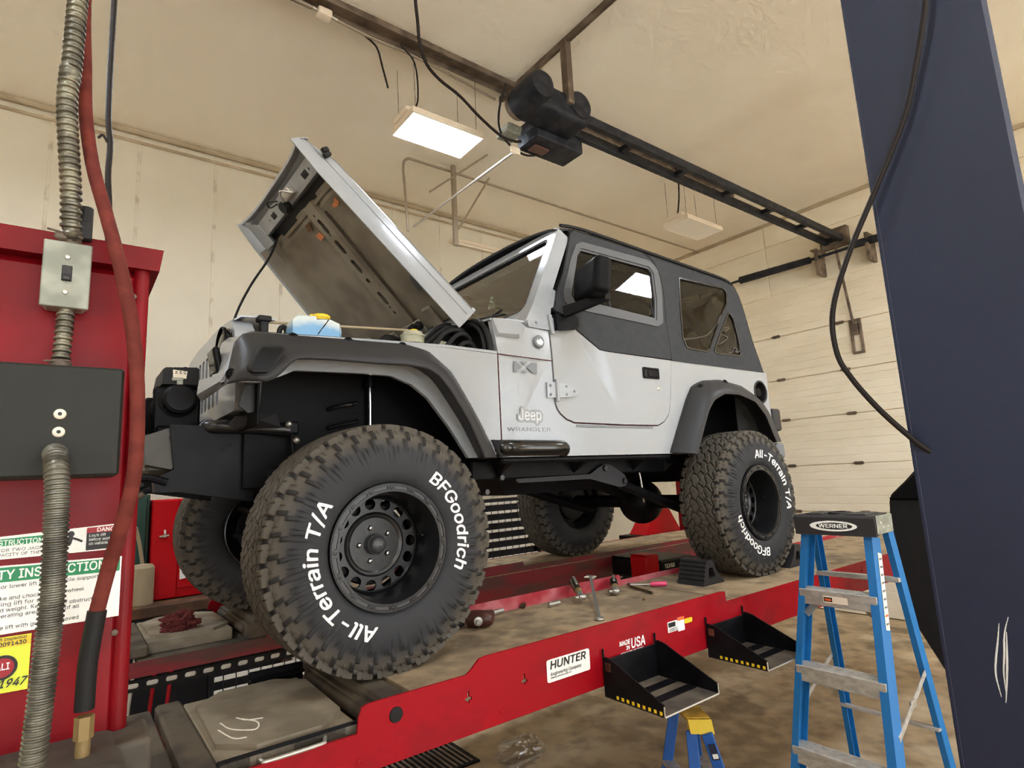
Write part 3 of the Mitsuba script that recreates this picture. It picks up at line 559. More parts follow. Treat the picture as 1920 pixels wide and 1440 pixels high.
def arc_words(text, r0, h, mid, span):
    """White letters on the sidewall; angles clockwise from the top seen from outside (outer side -y, +x to the right)."""
    m = meshkit.text_mesh(text, h, .0012, True).subdivide(); v = np.array(m.vertices)
    t = (v[:, 0]-v[:, 0].min())/np.ptp(v[:, 0]); a = np.radians(mid+(t-.5)*span)+.12*(v[:, 1]/h-.5)*h/r0
    r = r0+v[:, 1]
    y = np.interp(r, [.24, .262, .29, .318, .340], [-.152, -.157, -.1585, -.157, -.1535])-v[:, 2]-.0003
    m.vertices = np.c_[r*np.sin(a), y, r*np.cos(a)]; 
    return m
ring = Polygon(Point(0, 0).buffer(.171, 24))
disc = Polygon(Point(0, 0).buffer(.170, 32)).difference(unary_union([circ(.143*math.cos(t), .143*math.sin(t), .0200, 32) for t in np.arange(15)*2*math.pi/15]+[circ(0, 0, .034, 32)]))
lock = Point(0, 0).buffer(.212, 48).difference(Point(0, 0).buffer(.186, 48))
slots = unary_union([LineString([(.2*math.cos(t), .2*math.sin(t)) for t in np.linspace(a+.09, a+.31, 8)]).buffer(.0055) for a in np.arange(16)*2*math.pi/16])
rim_mesh = cat(lathe([(.213, -.126), (.217, -.140), (.215, -.146), (.212, -.146), (.186, -.146), (.183, -.140), (.180, -.118), (.174, -.09), (.174, -.045), (.170, -.01), (.168, .03), (.175, .07), (.2, .11), (.214, .12), (.217, .135), (.211, .137), (.2, .12), (.17, .08)], 'y', 72),
               ext(lock.difference(slots), -.150, -.145), ext(disc, -.004, .006),
               lathe([(.118, .0), (.112, -.006), (.106, -.010), (.095, -.006), (.086, .004), (.082, .012), (.082, .018)], 'y', 48), lathe([(.17, -.004), (.165, -.010), (.160, -.004)], 'y', 60))
hub_in = cat(lathe([(.084, .016), (.034, .016)], 'y', 36), lathe([(0, .02), (.14, .02), (.145, .03), (.145, .07), (.12, .075), (0, .075)], 'y', 36))
capm = lathe([(.037, .016), (.037, -.024), (.035, -.030), (.034, -.030), (.030, -.040), (.022, -.047), (.011, -.051), (0.0001, -.052)], 'y', 40)
nut = lathe([(.011, .016), (.011, -.006), (.009, -.012), (.006, -.016), (.0001, -.018)], 'y', 6)
bolt = cat(lathe([(.0055, -.149), (.0055, -.153), (.003, -.1545), (.0001, -.1545)], 'y', 8), ext(circ(0, 0, .0085, 10), -.1515, -.149))
pad_m = ext(LineString([(.2*math.cos(t), .2*math.sin(t)) for t in np.linspace(.10, .30, 8)]).buffer(.0045), -.1475, -.145)
LBF, LAT = 'BFGoodrich', 'All-Terrain T/A'
def wheel(x, y, flip, bf, at_, phase):
    w = uniq(car+'__wheel'); labels.setdefault(w, {}); del labels[w]
    R = np.diag([-1., -1., 1.]) if flip else np.eye(3); loc = (x, y, 0)
    tm_, tc_ = tire_mesh(phase); put(w+'__tire', at(tm_, loc, R), 'tread', True, color=tc_)
    M = T().translate(list(loc)) @ (T().rotate([0, 0, 1], 180) if flip else T())
    put(w+'__rim', at(rim_mesh, loc, R), 'satin', 35)
    put(w+'__brake_drum', at(hub_in if not flip else cat(hub_in, lathe([(0, .025), (.169, .025)], 'y', 36)), loc, R), 'steel_black', 35)
    put(w+'__hub_cap', at(capm, loc, R), 'satin_grey', 30)
    copies(w, 'lug_nut', nut, 'chrome', [M @ T().translate([.060*math.cos(t), 0, .060*math.sin(t)]) for t in np.arange(5)*2*math.pi/5+.6])
    copies(w, 'ring_bolt', bolt, 'satin', [M @ T().translate([.2*math.cos(t), 0, .2*math.sin(t)]) for t in np.arange(16)*2*math.pi/16])
    copies(w, 'ring_pad', pad_m, 'satin_grey', [M @ T().rotate([0, 1, 0], 360/16*i) for i in range(16)])
    put(w+'__lettering', at(cat(arc_words(LBF, .259, .045, bf, 78), arc_words(LAT, .259, .045, at_, 113)), loc, R), 'white', False)
    labels[w+'__lettering'] = {'label': 'white raised tire lettering'}
    put(w+'__valve_stem', at(tube([(.165, -.05, .02), (.16, -.07, .02)], .004, 6), loc, R), 'dark_rubber')
    return w
WY = .775
wheel(0, -WY, False, 73.5, 250, .0)
wheel(2.372, -WY, False, 219, 47, .35)
wheel(0, WY, True, 30, 210, .6)
wheel(2.372, WY, True, 120, 290, .9)
# ------------------------------------------------------------------ the car: body
YB = -.75
DOOR = [(.945, 1.00), (.942, .90), (.940, .787), (.944, .552), (.953, .528), (.969, .508), (1.007, .481), (1.058, .465), (1.43, .459), (1.691, .461), (1.749, .484), (1.795, .530), (1.816, .60), (1.838, .72), (1.855, .838)]
ARCH = [(1.79, .2), (1.79, .28), (1.885, .455), (1.98, .605), (2.045, .675), (2.14, .712), (2.305, .728), (2.53, .70), (2.715, .635), (2.815, .51), (2.90, .36), (2.90, .2)]
SIDE = [(.616, .303), (.616, .765), (.604, .84), (.598, .925), (.66, .938), (.76, .940), (.79, .922), (.80, .915), (.95, .912), (.95, .838), (2.905, .838), (2.900, .60), (2.915, .45), (2.90, .30)]
door_full = Polygon(DOOR+[(1.855, 1.1), (.945, 1.1)]).buffer(.007)
side_poly = Polygon(SIDE).difference(Polygon(ARCH)).difference(door_full)
fuel = circ(2.800, .700, .072, 40)
def both(parent, name, m, mt, smooth=30, **k):
    a = part(parent, name, m, mt, smooth, **k); b = part(parent, name, mirror(m), mt, smooth); return a, b
L_, R_ = both(car, 'body_side', tumble(ext(side_poly.difference(fuel), YB, YB+.03)), 'paint')
part(L_, 'fuel_pocket', cat(at(lathe([(.072, 0), (.066, .02), (.066, .05), (0, .05)], 'y', 36), (2.80, YB+.002, .70))), 'dark_rubber')
part(L_, 'fuel_ring', at(lathe([(.066, 0), (.068, -.005), (.078, -.005), (.080, 0)], 'y', 40), (2.80, YB, .70)), 'flare')
part(L_, 'fuel_cap', at(lathe([(0, 0), (.03, .0), (.035, .01), (.035, .04)], 'y', 24), (2.80, YB+.012, .70)), 'black')
part(L_, 'door_jamb', tumble(ext(door_full.buffer(.012).difference(Polygon(DOOR).buffer(-.02)).intersection(sbox(.8, .4, 1.95, .90)), YB+.012, YB+.02)), 'gap')
# rounded side moulding of the cowl, seams, step trim
part(L_, 'cowl_bulge', tumble(hull([(x, YB-.006-dy, z) for x, z, dy in [(.61, .848, 0), (.74, .852, 0), (.775, .885, 0), (.788, .918, 0), (.76, .938, 0), (.60, .935, 0), (.615, .86, .012), (.73, .866, .012), (.762, .91, .008), (.61, .925, .004)]]+[(x, YB+.02, z) for x, z in [(.61, .848), (.74, .852), (.788, .918), (.76, .938), (.60, .935)]])), 'paint', 25)
part(L_, 'seam', cat(box(.6125, .6165, YB-.001, YB+.01, .38, .765, .0005), bar((.616, YB-.001, .7655), (.945, YB-.001, .760), .004, .004)), 'gap')
part(L_, 'sill_strip', box(1.069, 1.645, YB-.003, YB, .440, .453, .001), 'decal')
part(L_, 'front_step_guard', cat(tube([(.60, YB+.02, .345), (.64, YB-.022, .342), (.80, YB-.028, .340), (.94, YB-.022, .338), (.985, YB+.02, .330)], .036, 14), hull([(.555, YB-.02, .378), (.60, YB-.03, .375), (.625, YB-.03, .304), (.59, YB-.02, .304), (.555, YB+.03, .378), (.625, YB+.03, .304), (.60, YB+.03, .37)])), 'gloss', label='glossy black step guard')
# flank decals
part(L_, 'trail_badge', at(lathe([(0, -.006), (.026, -.006), (.030, -.003), (.032, 0)], 'y', 32), (.862, YB, .848)), 'decal')
part(L_, 'trail_badge', ext([(.840, .846), (.850, .858), (.856, .852), (.866, .864), (.884, .846), (.875, .832), (.850, .832)], YB-.0075, YB-.005), 'white')
xd = Polygon([(.700, .691), (.704, .742), (.842, .742), (.838, .691)]); xx = unary_union([Polygon([(.715, .742), (.744, .742), (.812, .691), (.782, .691)]), Polygon([(.785, .742), (.812, .742), (.745, .691), (.716, .691)])])
part(L_, 'letter_decal', ext(xd.difference(xx), YB-.0006, YB+.001), 'decal', label='grey X decal')
jm = words('Jeep', .050, (.715, YB-.0016, .470), EX, EZ, .135, .0008, True)
jo = unary_union([Polygon([(v[0], v[2]) for v in jm.vertices[f]]).buffer(.0001) for f in jm.faces if abs(np.cross(jm.vertices[f[1]]-jm.vertices[f[0]], jm.vertices[f[2]]-jm.vertices[f[0]])[1]) > 1e-9])
jd = part(L_, 'letter_decal', ext(jo.buffer(.0100).simplify(.0005), YB-.0006, YB+.001), 'decal', label='outlined Jeep lettering')
for r_, k_, m_ in ((.0078, .0009, 'decal_light'), (.0016, .0012, 'decal'), (-.0002, .0015, 'decal_white')): part(jd, 'lettering' if r_ < .005 else 'outline', ext(jo.buffer(r_).simplify(.0003), YB-k_, YB+.001), m_)
part(L_, 'letter_decal', words('WRANGLER', .0175, (.650, YB+.0002, .4185), EX, EZ, .253, .0008), 'decal', label='grey WRANGLER lettering')
# tub: floor, rear panel, firewall, wheel houses, cowl top
part(car, 'tub_floor', box(.61, 2.88, -.72, .72, .31, .34), 'black')
part(car, 'rear_panel', box(2.875, 2.905, -.735, .735, .36, .838, .006), 'paint')
part(car, 'firewall', box(.61, .64, -.72, .72, .34, .93), 'black')
part(car, 'cowl_top', shell([[(.59, y, .925+.02*(1-(abs(y)/.73)**4)) for y in np.linspace(-.735, .735, 15)]]+[[(.70, y, .937+.02*(1-(abs(y)/.72)**4)) for y in np.linspace(-.73, .73, 15)]]+[[(.83, y, .942+.02*(1-(abs(y)/.72)**4)) for y in np.linspace(-.725, .725, 15)]], .01), 'paint')
for s in (-1, 1):
    part(car, 'rear_wheel_house', cat(box(1.79, 2.89, s*.50-.01, s*.50+.01, .25, .80), box(1.79, 2.89, min(s*.50, s*.72), max(s*.50, s*.72), .74, .76)), 'black')
    part(car, 'inner_fender', cat(box(-.38, .61, s*.46-.008, s*.46+.008, .22, .74), box(-.38, .60, min(s*.46, s*.74), max(s*.46, s*.74), .70, .72), box(.585, .61, min(s*.46, s*.73), max(s*.46, s*.73), .3, .74)), 'black')
part(car, 'tailgate', box(2.903, 2.918, -.60, .60, .42, .80, .008), 'paint')
# front fenders
FARCH = [(-.70, .2), (-.70, .572), (-.40, .574), (-.33, .60), (-.28, .625), (-.02, .632), (.09, .63), (.18, .60), (.25, .55), (.35, .43), (.44, .30), (.46, .2)]
fp = Polygon([(-.47, .575), (-.485, .60), (-.47, .70), (-.44, .735), (-.38, .747), (.20, .764), (.35, .768), (.610, .764), (.610, .38), (.575, .304), (.40, .303)]).difference(Polygon(FARCH))
for s in (-1, 1):
    f = ext(fp, YB, YB+.02)
    top = cat(shell([[(-.42, -.748, .735), (-.42, -.70, .752), (-.42, -.60, .762), (-.42, -.49, .768)], [(0, -.749, .757), (0, -.70, .766), (0, -.60, .772), (0, -.50, .774)], [(.35, -.75, .769), (.35, -.70, .772), (.35, -.62, .775), (.35, -.56, .776)], [(.61, -.75, .766), (.61, -.70, .77), (.61, -.64, .775), (.61, -.60, .776)]], .012))
    nose = cat(hull([(-.478, -.735, .712), (-.505, -.735, .61), (-.515, -.73, .57), (-.40, -.745, .745), (-.43, -.74, .60), (-.490, -.60, .735), (-.515, -.60, .62), (-.525, -.60, .580), (-.462, -.57, .765), (-.40, -.56, .76), (-.43, -.60, .60)]),
               hull([(-.515, -.735, .575), (-.50, -.735, .60), (-.555, -.585, .60), (-.560, -.58, .548), (-.535, -.50, .60), (-.53, -.50, .535), (-.47, -.55, .60), (-.47, -.70, .588)]))
    m = cat(f, top, nose)
    fk = part(car, 'fender', m if s < 0 else mirror(m), 'paint', 28)
    if s < 0:
        part(fk, 'splash_panel', cat(box(-.40, -.392, -.735, -.47, .43, .60, .002)), 'black')
        part(fk, 'stay', ext([(-.425, .60), (-.375, .60), (-.385, .485), (-.42, .475), (-.450, .50)], -.70, -.69), 'flare')
        part(fk, 'under_tray', hull([(-.44, -.60, .475), (-.30, -.60, .49), (-.27, -.56, .44), (-.44, -.56, .43), (-.44, -.50, .46), (-.28, -.50, .47), (-.36, -.62, .46)]), 'flare')
# flares: lofted from the body edge over a crease to the lip and back under
def flare(Tp, Lp, bulge, tuck):
    Tp, Lp = np.array(Tp), np.array(Lp); n = 48
    Tp, Lp = resample(Tp, n), resample(Lp, n); rows = []
    for t, l, k in zip(Tp, Lp, np.linspace(0, 1, n)):
        out = np.array([0, -1., 0]); d = l-t; up = np.array([-(d[2]), 0, d[0]])
        b = bulge(k)
        m0 = t+d*.05+out*.012; m1 = t+d*.30+out*(.018+b); m2 = t+d*.62+out*(.030+b); m3 = t+d*.90+out*(.010+b*.4); m4 = l+out*.0
        inn = l+np.array([0, .012, 0])-d/np.linalg.norm(d)*.0; back = l-d*.28+np.array([0, .03, 0]); root = np.array([l[0]-d[0]*.35, tuck, l[2]-d[2]*.35])
        t0 = t+np.array([0, .02, 0])
        rows.append([t0, t, m0, m1, m2, m3, m4, inn, back, root])
    A = np.array(rows); m = loft(A)
    caps = []
    for r, fl in ((A[0], False), (A[-1], True)):
        c = trimesh.Trimesh(np.vstack([r, r.mean(0)]), [[i, (i+1) % 10, 10] for i in range(10)], process=False); caps.append(c)
    return cat(m, *caps)
FTp = [(-.505,-.710,.569),(-.496,-.727,.604),(-.482,-.744,.683),(-.475,-.758,.713),(-.469,-.768,.723),(-.460,-.775,.732),(-.454,-.775,.740),(-.403,-.775,.743),(-.269,-.775,.747),(-.124,-.775,.751),(.045,-.775,.755),(.136,-.775,.758),(.236,-.775,.741),(.290,-.770,.705),(.352,-.762,.665),(.386,-.762,.617),(.441,-.762,.533),(.492,-.762,.450),(.525,-.762,.388),(.571,-.762,.301)]
FLp = [(-.509,-.800,.555),(-.475,-.880,.557),(-.445,-.900,.553),(-.413,-.900,.553),(-.392,-.900,.560),(-.376,-.900,.573),(-.339,-.900,.615),(-.326,-.900,.630),(-.309,-.900,.636),(-.215,-.900,.641),(-.010,-.900,.642),(.076,-.900,.645),(.120,-.900,.643),(.170,-.900,.638),(.220,-.900,.615),(.266,-.900,.565),(.314,-.890,.503),(.363,-.880,.440),(.404,-.870,.369),(.444,-.860,.298)]
RTp = [(1.773,-.760,.307),(1.868,-.760,.463),(1.967,-.760,.621),(2.031,-.760,.698),(2.135,-.760,.737),(2.305,-.760,.753),(2.538,-.760,.727),(2.735,-.760,.654),(2.841,-.760,.525),(2.930,-.760,.364)]
RLp = [(1.861,-.870,.290),(1.941,-.870,.423),(2.011,-.870,.536),(2.075,-.870,.600),(2.191,-.870,.642),(2.342,-.870,.644),(2.514,-.870,.607),(2.621,-.870,.520),(2.681,-.870,.407),(2.713,-.870,.354)]
ff = flare(FTp, FLp, lambda k: .02*np.exp(-(k/.16)**2), -.74); rf = flare(RTp, RLp, lambda k: .0, -.74)
F_, _ = both(car, 'fender_flare', ff, 'flare', 38); Q_, _ = both(car, 'fender_flare', rf, 'flare', 38)
def pocket(par, p, nrm):
    m = lathe([(.0001, .004), (.006, .004), (.0085, .0), (.0165, -.002), (.019, .0)], 'z', 18)
    part(par, 'bolt', at(lathe([(.0001, .003), (.0055, .002), (.0065, -.004)], 'z', 10), p, trimesh.geometry.align_vectors([0, 0, 1], nrm)[:3, :3]), 'steel')
    part(par, 'bolt_pocket', at(m, p, trimesh.geometry.align_vectors([0, 0, 1], nrm)[:3, :3]), 'black')
mk = rounded([(-.433, .657), (-.367, .663), (-.371, .650), (-.415, .587), (-.462, .583), (-.460, .601)], .008)
part(F_, 'side_marker', cat(ext(mk, -.926, -.87)), 'lens_black', label='smoked side marker lamp')
part(F_, 'marker_bezel', ext(mk.buffer(.007).difference(mk.buffer(-.001)), -.924, -.87), 'dark_rubber')
for p in ((-.30, -.797, .732), (-.10, -.797, .738), (.12, -.797, .742)): pocket(F_, p, (0, -1, .25))
pocket(F_, (-.497, -.80, .588), (-.6, -.8, 0))
for p in ((2.06, -.795, .688), (1.985, -.795, .575), (1.90, -.795, .40), (2.32, -.795, .73)): pocket(Q_, p, (-.3, -1, .1))
# grille and lamps
slots = unary_union([rounded(sbox(-.026+.082*k, .56, .026+.082*k, .80), .012) for k in range(-3, 4)])
gp = rounded(Polygon([(-.57, .50), (-.57, .70), (-.53, .80), (-.46, .862), (-.25, .880), (.25, .880), (.46, .862), (.53, .80), (.57, .70), (.57, .50)]), .03)
gr = part(car, 'grille', ext(gp.difference(slots).difference(unary_union([circ(s*.43, .745, .080, 40) for s in (-1, 1)])), -.435, -.36, 'yz'), 'paint')
for k in range(-3, 4): part(gr, 'slot_backing', box(-.37, -.36, -.028+.082*k, .028+.082*k, .555, .805, .001), 'dark_rubber')
for s in (-1, 1):
    hl = part(gr, 'headlight', at(lathe([(.088, 0), (.084, -.004), (.078, -.012), (.06, -.022), (.03, -.028), (.0001, -.03)], 'x', 36), (-.440, s*.43, .745)), 'gloss')
    part(hl, 'bulb_bezel', at(lathe([(.090, 0), (.092, -.012), (.086, -.014), (.083, .0)], 'x', 36), (-.452, s*.43, .745)), 'black')
    part(gr, 'parking_lamp', at(rbox(.024, .11, .095, .011), (-.512, s*.615, .660), rot([0, 1, 0], -10)), 'lens_black')
part(gr, 'top_plate', shell([[(x, y, z+.02*(1-(abs(y)/.5)**4)-.02) for y in np.linspace(-.50, .50, 11)] for x, z in ((-.428, .872), (-.405, .888), (-.34, .893), (-.28, .888))], .006), 'paint')
# windshield frame
W0 = np.array([.800, 0, .953]); Wd = np.array([.506, 0, .8625]); Wn = np.array([.8625, 0, -.506])
def wpt(y, q, d): return W0+Wd*q+Wn*d+np.array([0, y, 0])
def wmesh(poly, d0, d1):
    m = ext(poly, d0, d1, 'xy'); v = m.vertices
    m.vertices = W0+v[:, 1:2]*Wd+v[:, 2:]*Wn+v[:, :1]*EY; m.faces = m.faces[:, ::-1].copy() if m.volume < 0 else m.faces; return m
def wpane(poly, d):
    v, f = trimesh.creation.triangulate_polygon(poly, engine='earcut'); return trimesh.Trimesh(W0+v[:, 1:2]*Wd+Wn*d+v[:, :1]*EY, f, process=False)
wo = rounded([(-.738, -.02), (-.735, .10), (-.635, .69), (.635, .69), (.735, .10), (.738, -.02)], .03)
wi = rounded([(-.660, .075), (-.668, .12), (-.585, .625), (.585, .625), (.668, .12), (.660, .075)], .05)
wf = part(car, 'windshield_frame', wmesh(wo.difference(wi), 0, .085), 'paint', 25)
part(wf, 'rubber_seal', wmesh(wi.buffer(.004).difference(wi.buffer(-.014)), .004, .03), 'dark_rubber')
part(wf, 'windshield', wpane(wi.buffer(-.004), .016), 'glass', False)
for s in (-1, 1):
    bk = tumble(ext(Polygon([(.947, 1.194), (1.03, 1.139), (.996, 1.046), (.977, 1.038), (.962, .985), (.952, .915), (.81, .917), (.806, .953), (.866, 1.054)]), YB-.006, YB+.05))
    q = part(wf, 'hinge_bracket', bk if s < 0 else mirror(bk), 'paint')
    if s < 0:
        for x, z in ((.985, 1.125), (.935, 1.09), (.905, 1.0), (.86, .945), (.945, .945)): part(q, 'screw', at(lathe([(.0001, -.003), (.006, -.002), (.008, 0)], 'y', 12), (x, YB-.006+TL*(z-.84), z)), 'decal')
    part(wf, 'hinge', rod((.80, s*.60, .955), (.84, s*.66, .985), .018, 10), 'paint')
for s, y1 in ((-1, -.05), (1, .55)):
    part(wf, 'wiper', cat(rod((.80, y1, .965), tuple(wpt(y1-.42, .14, -.012)), .006), rod(tuple(wpt(y1-.48, .09, -.012)), tuple(wpt(y1-.12, .16, -.012)), .005)), 'dark_rubber')
# doors: painted lower half, grey soft upper half with sliding window
hd = Polygon(DOOR+[(1.336, .841), (1.270, .845), (1.131, .933), (1.06, 1.005)])
US = [(.994, 1.030), (1.030, 1.125), (1.108, 1.252), (1.190, 1.44), (1.223, 1.520), (1.255, 1.545), (1.809, 1.532), (1.880, 1.510), (1.925, 1.47), (1.948, 1.40), (1.939, 1.280), (1.890, 1.074), (1.875, .95), (1.858, .843), (1.336, .843), (1.270, .847), (1.133, .937), (1.062, 1.008)]
WIN = [(1.292, 1.481), (1.245, 1.453), (1.181, 1.353), (1.081, 1.148), (1.072, 1.087), (1.108, 1.057), (1.797, 1.040), (1.856, 1.070), (1.925, 1.315), (1.930, 1.435), (1.867, 1.485)]
GL = [(1.274, 1.438), (1.235, 1.40), (1.122, 1.140), (1.133, 1.106), (1.802, 1.080), (1.846, 1.206), (1.880, 1.400), (1.850, 1.438)]
us, win, gl = Polygon(US), rounded(WIN, .03), rounded(GL, .012)
for s in (-1, 1):
    f = (lambda m: tumble(m)) if s < 0 else (lambda m: mirror(tumble(m)))
    dk = part(car, 'door', f(ext(hd, YB-.004, YB+.03)), 'paint')
    if s < 0: dL = dk
    part(dk, 'soft_panel', f(ext(us.difference(win.buffer(-.01)), YB-.010, YB+.012)), 'fabric', label='grey fabric upper door')
    part(dk, 'window_frame', f(cat(ext(win.difference(gl), YB-.016, YB+.01), ext(gl.difference(gl.buffer(-.014)), YB-.010, YB+.006))), 'window_trim')
    part(dk, 'window_pane', f(sheet(gl, YB-.001)), 'tint', False)
    part(dk, 'slider_rail', f(cat(box(1.42, 1.436, YB-.006, YB+.004, 1.09, 1.43), box(1.79, 1.80, YB-.006, YB+.004, 1.09, 1.20))), 'dark_rubber')
    if s > 0: continue
    part(dk, 'weather_strip', tumble(tube([(x, YB-.006, z) for x, z in US[:14]], .006, 6, False)), 'dark_rubber')
    h = part(dk, 'handle', ext(rounded(sbox(1.595, .718, 1.732, .780), .008).difference(sbox(1.606, .727, 1.722, .771)), YB-.010, YB), 'black')
    part(h, 'recess', box(1.604, 1.724, YB-.0055, YB-.004, .725, .773, .0005), 'dark_rubber'); part(h, 'paddle', box(1.638, 1.722, YB-.010, YB-.005, .729, .768, .002), 'steel_black')
    part(dk, 'lock', at(lathe([(.0001, -.004), (.009, -.003), (.012, 0)], 'y', 20), (1.721, YB-.004, .665)), 'steel')
    hg = part(dk, 'hinge', cat(ext([(.962, .653), (1.03, .650), (1.080, .632), (1.086, .618), (1.080, .600), (1.03, .586), (.962, .580)], YB-.012, YB-.004), ext([(.890, .652), (.942, .655), (.942, .580), (.888, .578)], YB-.010, YB-.0), rod((.951, YB-.010, .562), (.951, YB-.010, .670), .011, 12)), 'paint')
    for x, z in ((.908, .637), (.908, .594), (1.01, .638), (1.01, .598), (1.062, .616)): part(hg, 'screw', at(lathe([(.0001, -.003), (.005, -.002), (.007, 0)], 'y', 12), (x, YB-.012, z)), 'decal')
    part(dk, 'hinge', tumble(cat(rod((.951, YB-.012, .895), (.951, YB-.012, .995), .011, 12), box(.955, 1.0, YB-.012, YB-.002, .91, .985))), 'paint')
    mi_ = part(dk, 'side_mirror', cat(tumble(hull([(.975, YB-.035, 1.0), (1.10, YB-.05, 1.005), (1.13, YB-.03, .995), (1.135, YB-.02, .955), (1.08, YB-.04, .925), (.968, YB-.035, .915), (.975, YB-.0, 1.0), (1.13, YB-.0, .99), (1.13, YB-.0, .95), (.968, YB-.0, .915)])),
        hull([(1.00, -.78, 1.035), (1.01, -.78, .985), (1.05, -.76, 1.03), (1.05, -.77, .99), (1.19, -.93, 1.095), (1.19, -.93, 1.055), (1.14, -.94, 1.085), (1.14, -.94, 1.05)])), 'black')
    hd_ = at(rbox(.10, .235, .195, .035, 3), (1.115, -.885, 1.155), rot([0, 0, 1], -14) @ rot([0, 1, 0], 8))
    part(mi_, 'mirror_head', hd_, 'black'); part(mi_, 'mirror_glass', at(rbox(.006, .20, .16, .0029, 2), (1.166, -.87, 1.162), rot([0, 0, 1], -14) @ rot([0, 1, 0], 8)), 'satin_grey')
# soft top
def yl(z): return -.75+TL*max(0, z-.84)
qp = Polygon([(1.866, .838), (1.880, .95), (1.900, 1.074), (1.950, 1.280), (1.958, 1.40), (1.93, 1.49), (1.885, 1.525), (1.80, 1.545), (2.389, 1.522), (2.672, 1.508), (2.77, 1.485), (2.815, 1.44), (2.83, 1.33), (2.83, 1.06), (2.86, .838)])
q1 = rounded([(2.149, 1.421), (2.639, 1.437), (2.674, 1.409), (2.638, 1.316), (2.511, 1.193), (2.287, .951), (2.240, .928), (2.043, .932), (2.025, .999), (2.091, 1.244)], .02)
q2 = rounded([(2.632, 1.256), (2.667, 1.214), (2.654, .981), (2.621, .934), (2.344, .926), (2.329, .949), (2.486, 1.114)], .015)
st = car+'__soft_top'
roof_rows = []
for x in np.linspace(1.13, 2.80, 24):
    z0 = np.interp(x, [1.13, 1.18, 1.25, 1.40, 1.85, 2.39, 2.672, 2.76, 2.80], [1.535, 1.556, 1.566, 1.568, 1.548, 1.524, 1.508, 1.488, 1.47])
    bow = .006*math.cos((x-1.2)*2*math.pi/.72)
    w = -yl(z0)+.004
    roof_rows.append([(x, y, z0-.012+(.05+bow)*(1-(abs(y)/w)**2.5)+.012*(abs(y) < w*.999)) for y in np.r_[-w-.002, np.linspace(-w, w, 21), w+.002]])
put(st, shell(roof_rows[::-1], .012), 'fabric', 40); labels[st] = {'label': 'dark grey fabric soft top'}
for s in (-1, 1):
    f = (lambda m: tumble(m)) if s < 0 else (lambda m: mirror(tumble(m)))
    part(st, 'quarter_panel', f(ext(qp.difference(q1).difference(q2), YB-.004, YB+.008)), 'fabric')
    for q in (q1, q2):
        m = sheet(q, YB-.0001); mm = m.subdivide_to_size(.035); v = np.array(mm.vertices)
        v[:, 1] += .004*(meshkit.noise(np.c_[v[:, 0]*9, v[:, 2]*9, v[:, 0]*0], 3)-.5)
        part(st, 'vinyl_window', f(trimesh.Trimesh(v, mm.faces, process=False)), 'vinyl', True, label='dark tinted vinyl window')
        part(st, 'window_welt', f(ext(q.buffer(.004).difference(q.buffer(-.006)), YB-.008, YB+.0)), 'gloss')
    for q in (q1, q2): 
        c_ = list(q.buffer(-.004).exterior.coords); part(st, 'vinyl_edge', f(tube([(x, YB-.007, z) for x, z in c_], .0035, 6, False)), 'wet')
    for c_ in ([(2.020, .988), (2.091, .999), (2.222, 1.026), (2.320, 1.058), (2.435, 1.134), (2.487, 1.185), (2.521, 1.220)], [(2.390, .990), (2.418, 1.026), (2.467, 1.069), (2.524, 1.061), (2.525, 1.049), (2.469, 1.021), (2.403, .993)], [(2.496, 1.095), (2.528, 1.125), (2.576, 1.135), (2.579, 1.128), (2.516, 1.097)], [(2.488, .942), (2.547, .962), (2.570, .987), (2.606, .983), (2.584, .962), (2.632, .970), (2.651, 1.010)]):
        part(st, 'vinyl_crease', f(tube([(x, YB-.002, z) for x, z in c_], .0045, 6)), 'wet')
    part(st, 'side_rail', f(tube([(1.16, YB-.006, 1.553), (1.25, YB-.010, 1.562), (1.40, YB-.010, 1.564), (1.85, YB-.010, 1.545), (2.389, YB-.010, 1.522), (2.672, YB-.008, 1.508), (2.78, YB-.0, 1.485)], .011, 8)), 'dark_rubber')
    part(st, 'front_strip', f(ext([(1.225, 1.548), (1.19, 1.44), (1.108, 1.26), (1.03, 1.135), (1.0, 1.04), (1.02, 1.035), (1.06, 1.135), (1.135, 1.26), (1.215, 1.44), (1.25, 1.54)], YB-.003, YB+.02)), 'dark_rubber')
rr = []
for z in np.linspace(.835, 1.475, 12):
    w = -yl(z); xr = np.interp(z, [.835, 1.06, 1.33, 1.44, 1.475], [2.86, 2.832, 2.832, 2.815, 2.79])
    rr.append([(xr+.06*(1-(abs(y)/w)**3), y, z) for y in np.linspace(-w, w, 17)])
part(st, 'rear_curtain', shell(rr[::-1], .01), 'fabric', True)
# interior
part(car, 'dashboard', cat(box(.90, 1.12, -.66, .66, .78, .99, .03), box(.84, 1.0, -.66, .66, .93, 1.0, .02)), 'interior')
part(car, 'steering_wheel', at(trimesh.creation.torus(.175, .014, 40, 10), (1.26, -.33, 1.02), rot([0, 1, 0], -62)), 'interior')
for s in (-1, 1):
    part(car, 'seat', cat(at(rbox(.50, .50, .16, .05), (1.58, s*.33, .66)), at(rbox(.14, .48, .60, .05), (1.85, s*.33, .98), rot([0, 1, 0], 12)), at(rbox(.10, .26, .17, .04), (1.93, s*.33, 1.34))), 'interior')
    part(car, 'roll_bar', tube([(2.0, s*.60, .75), (2.0, s*.57, 1.35), (1.96, s*.54, 1.44), (1.5, s*.53, 1.46), (1.16, s*.53, 1.44)], .028, 10), 'interior')
    part(car, 'roll_bar', tube([(2.0, s*.57, 1.40), (2.35, s*.57, 1.2), (2.7, s*.6, .8)], .028, 10), 'interior')
part(car, 'roll_bar', rod((2.0, -.55, 1.43), (2.0, .55, 1.43), .028, 10), 'interior')
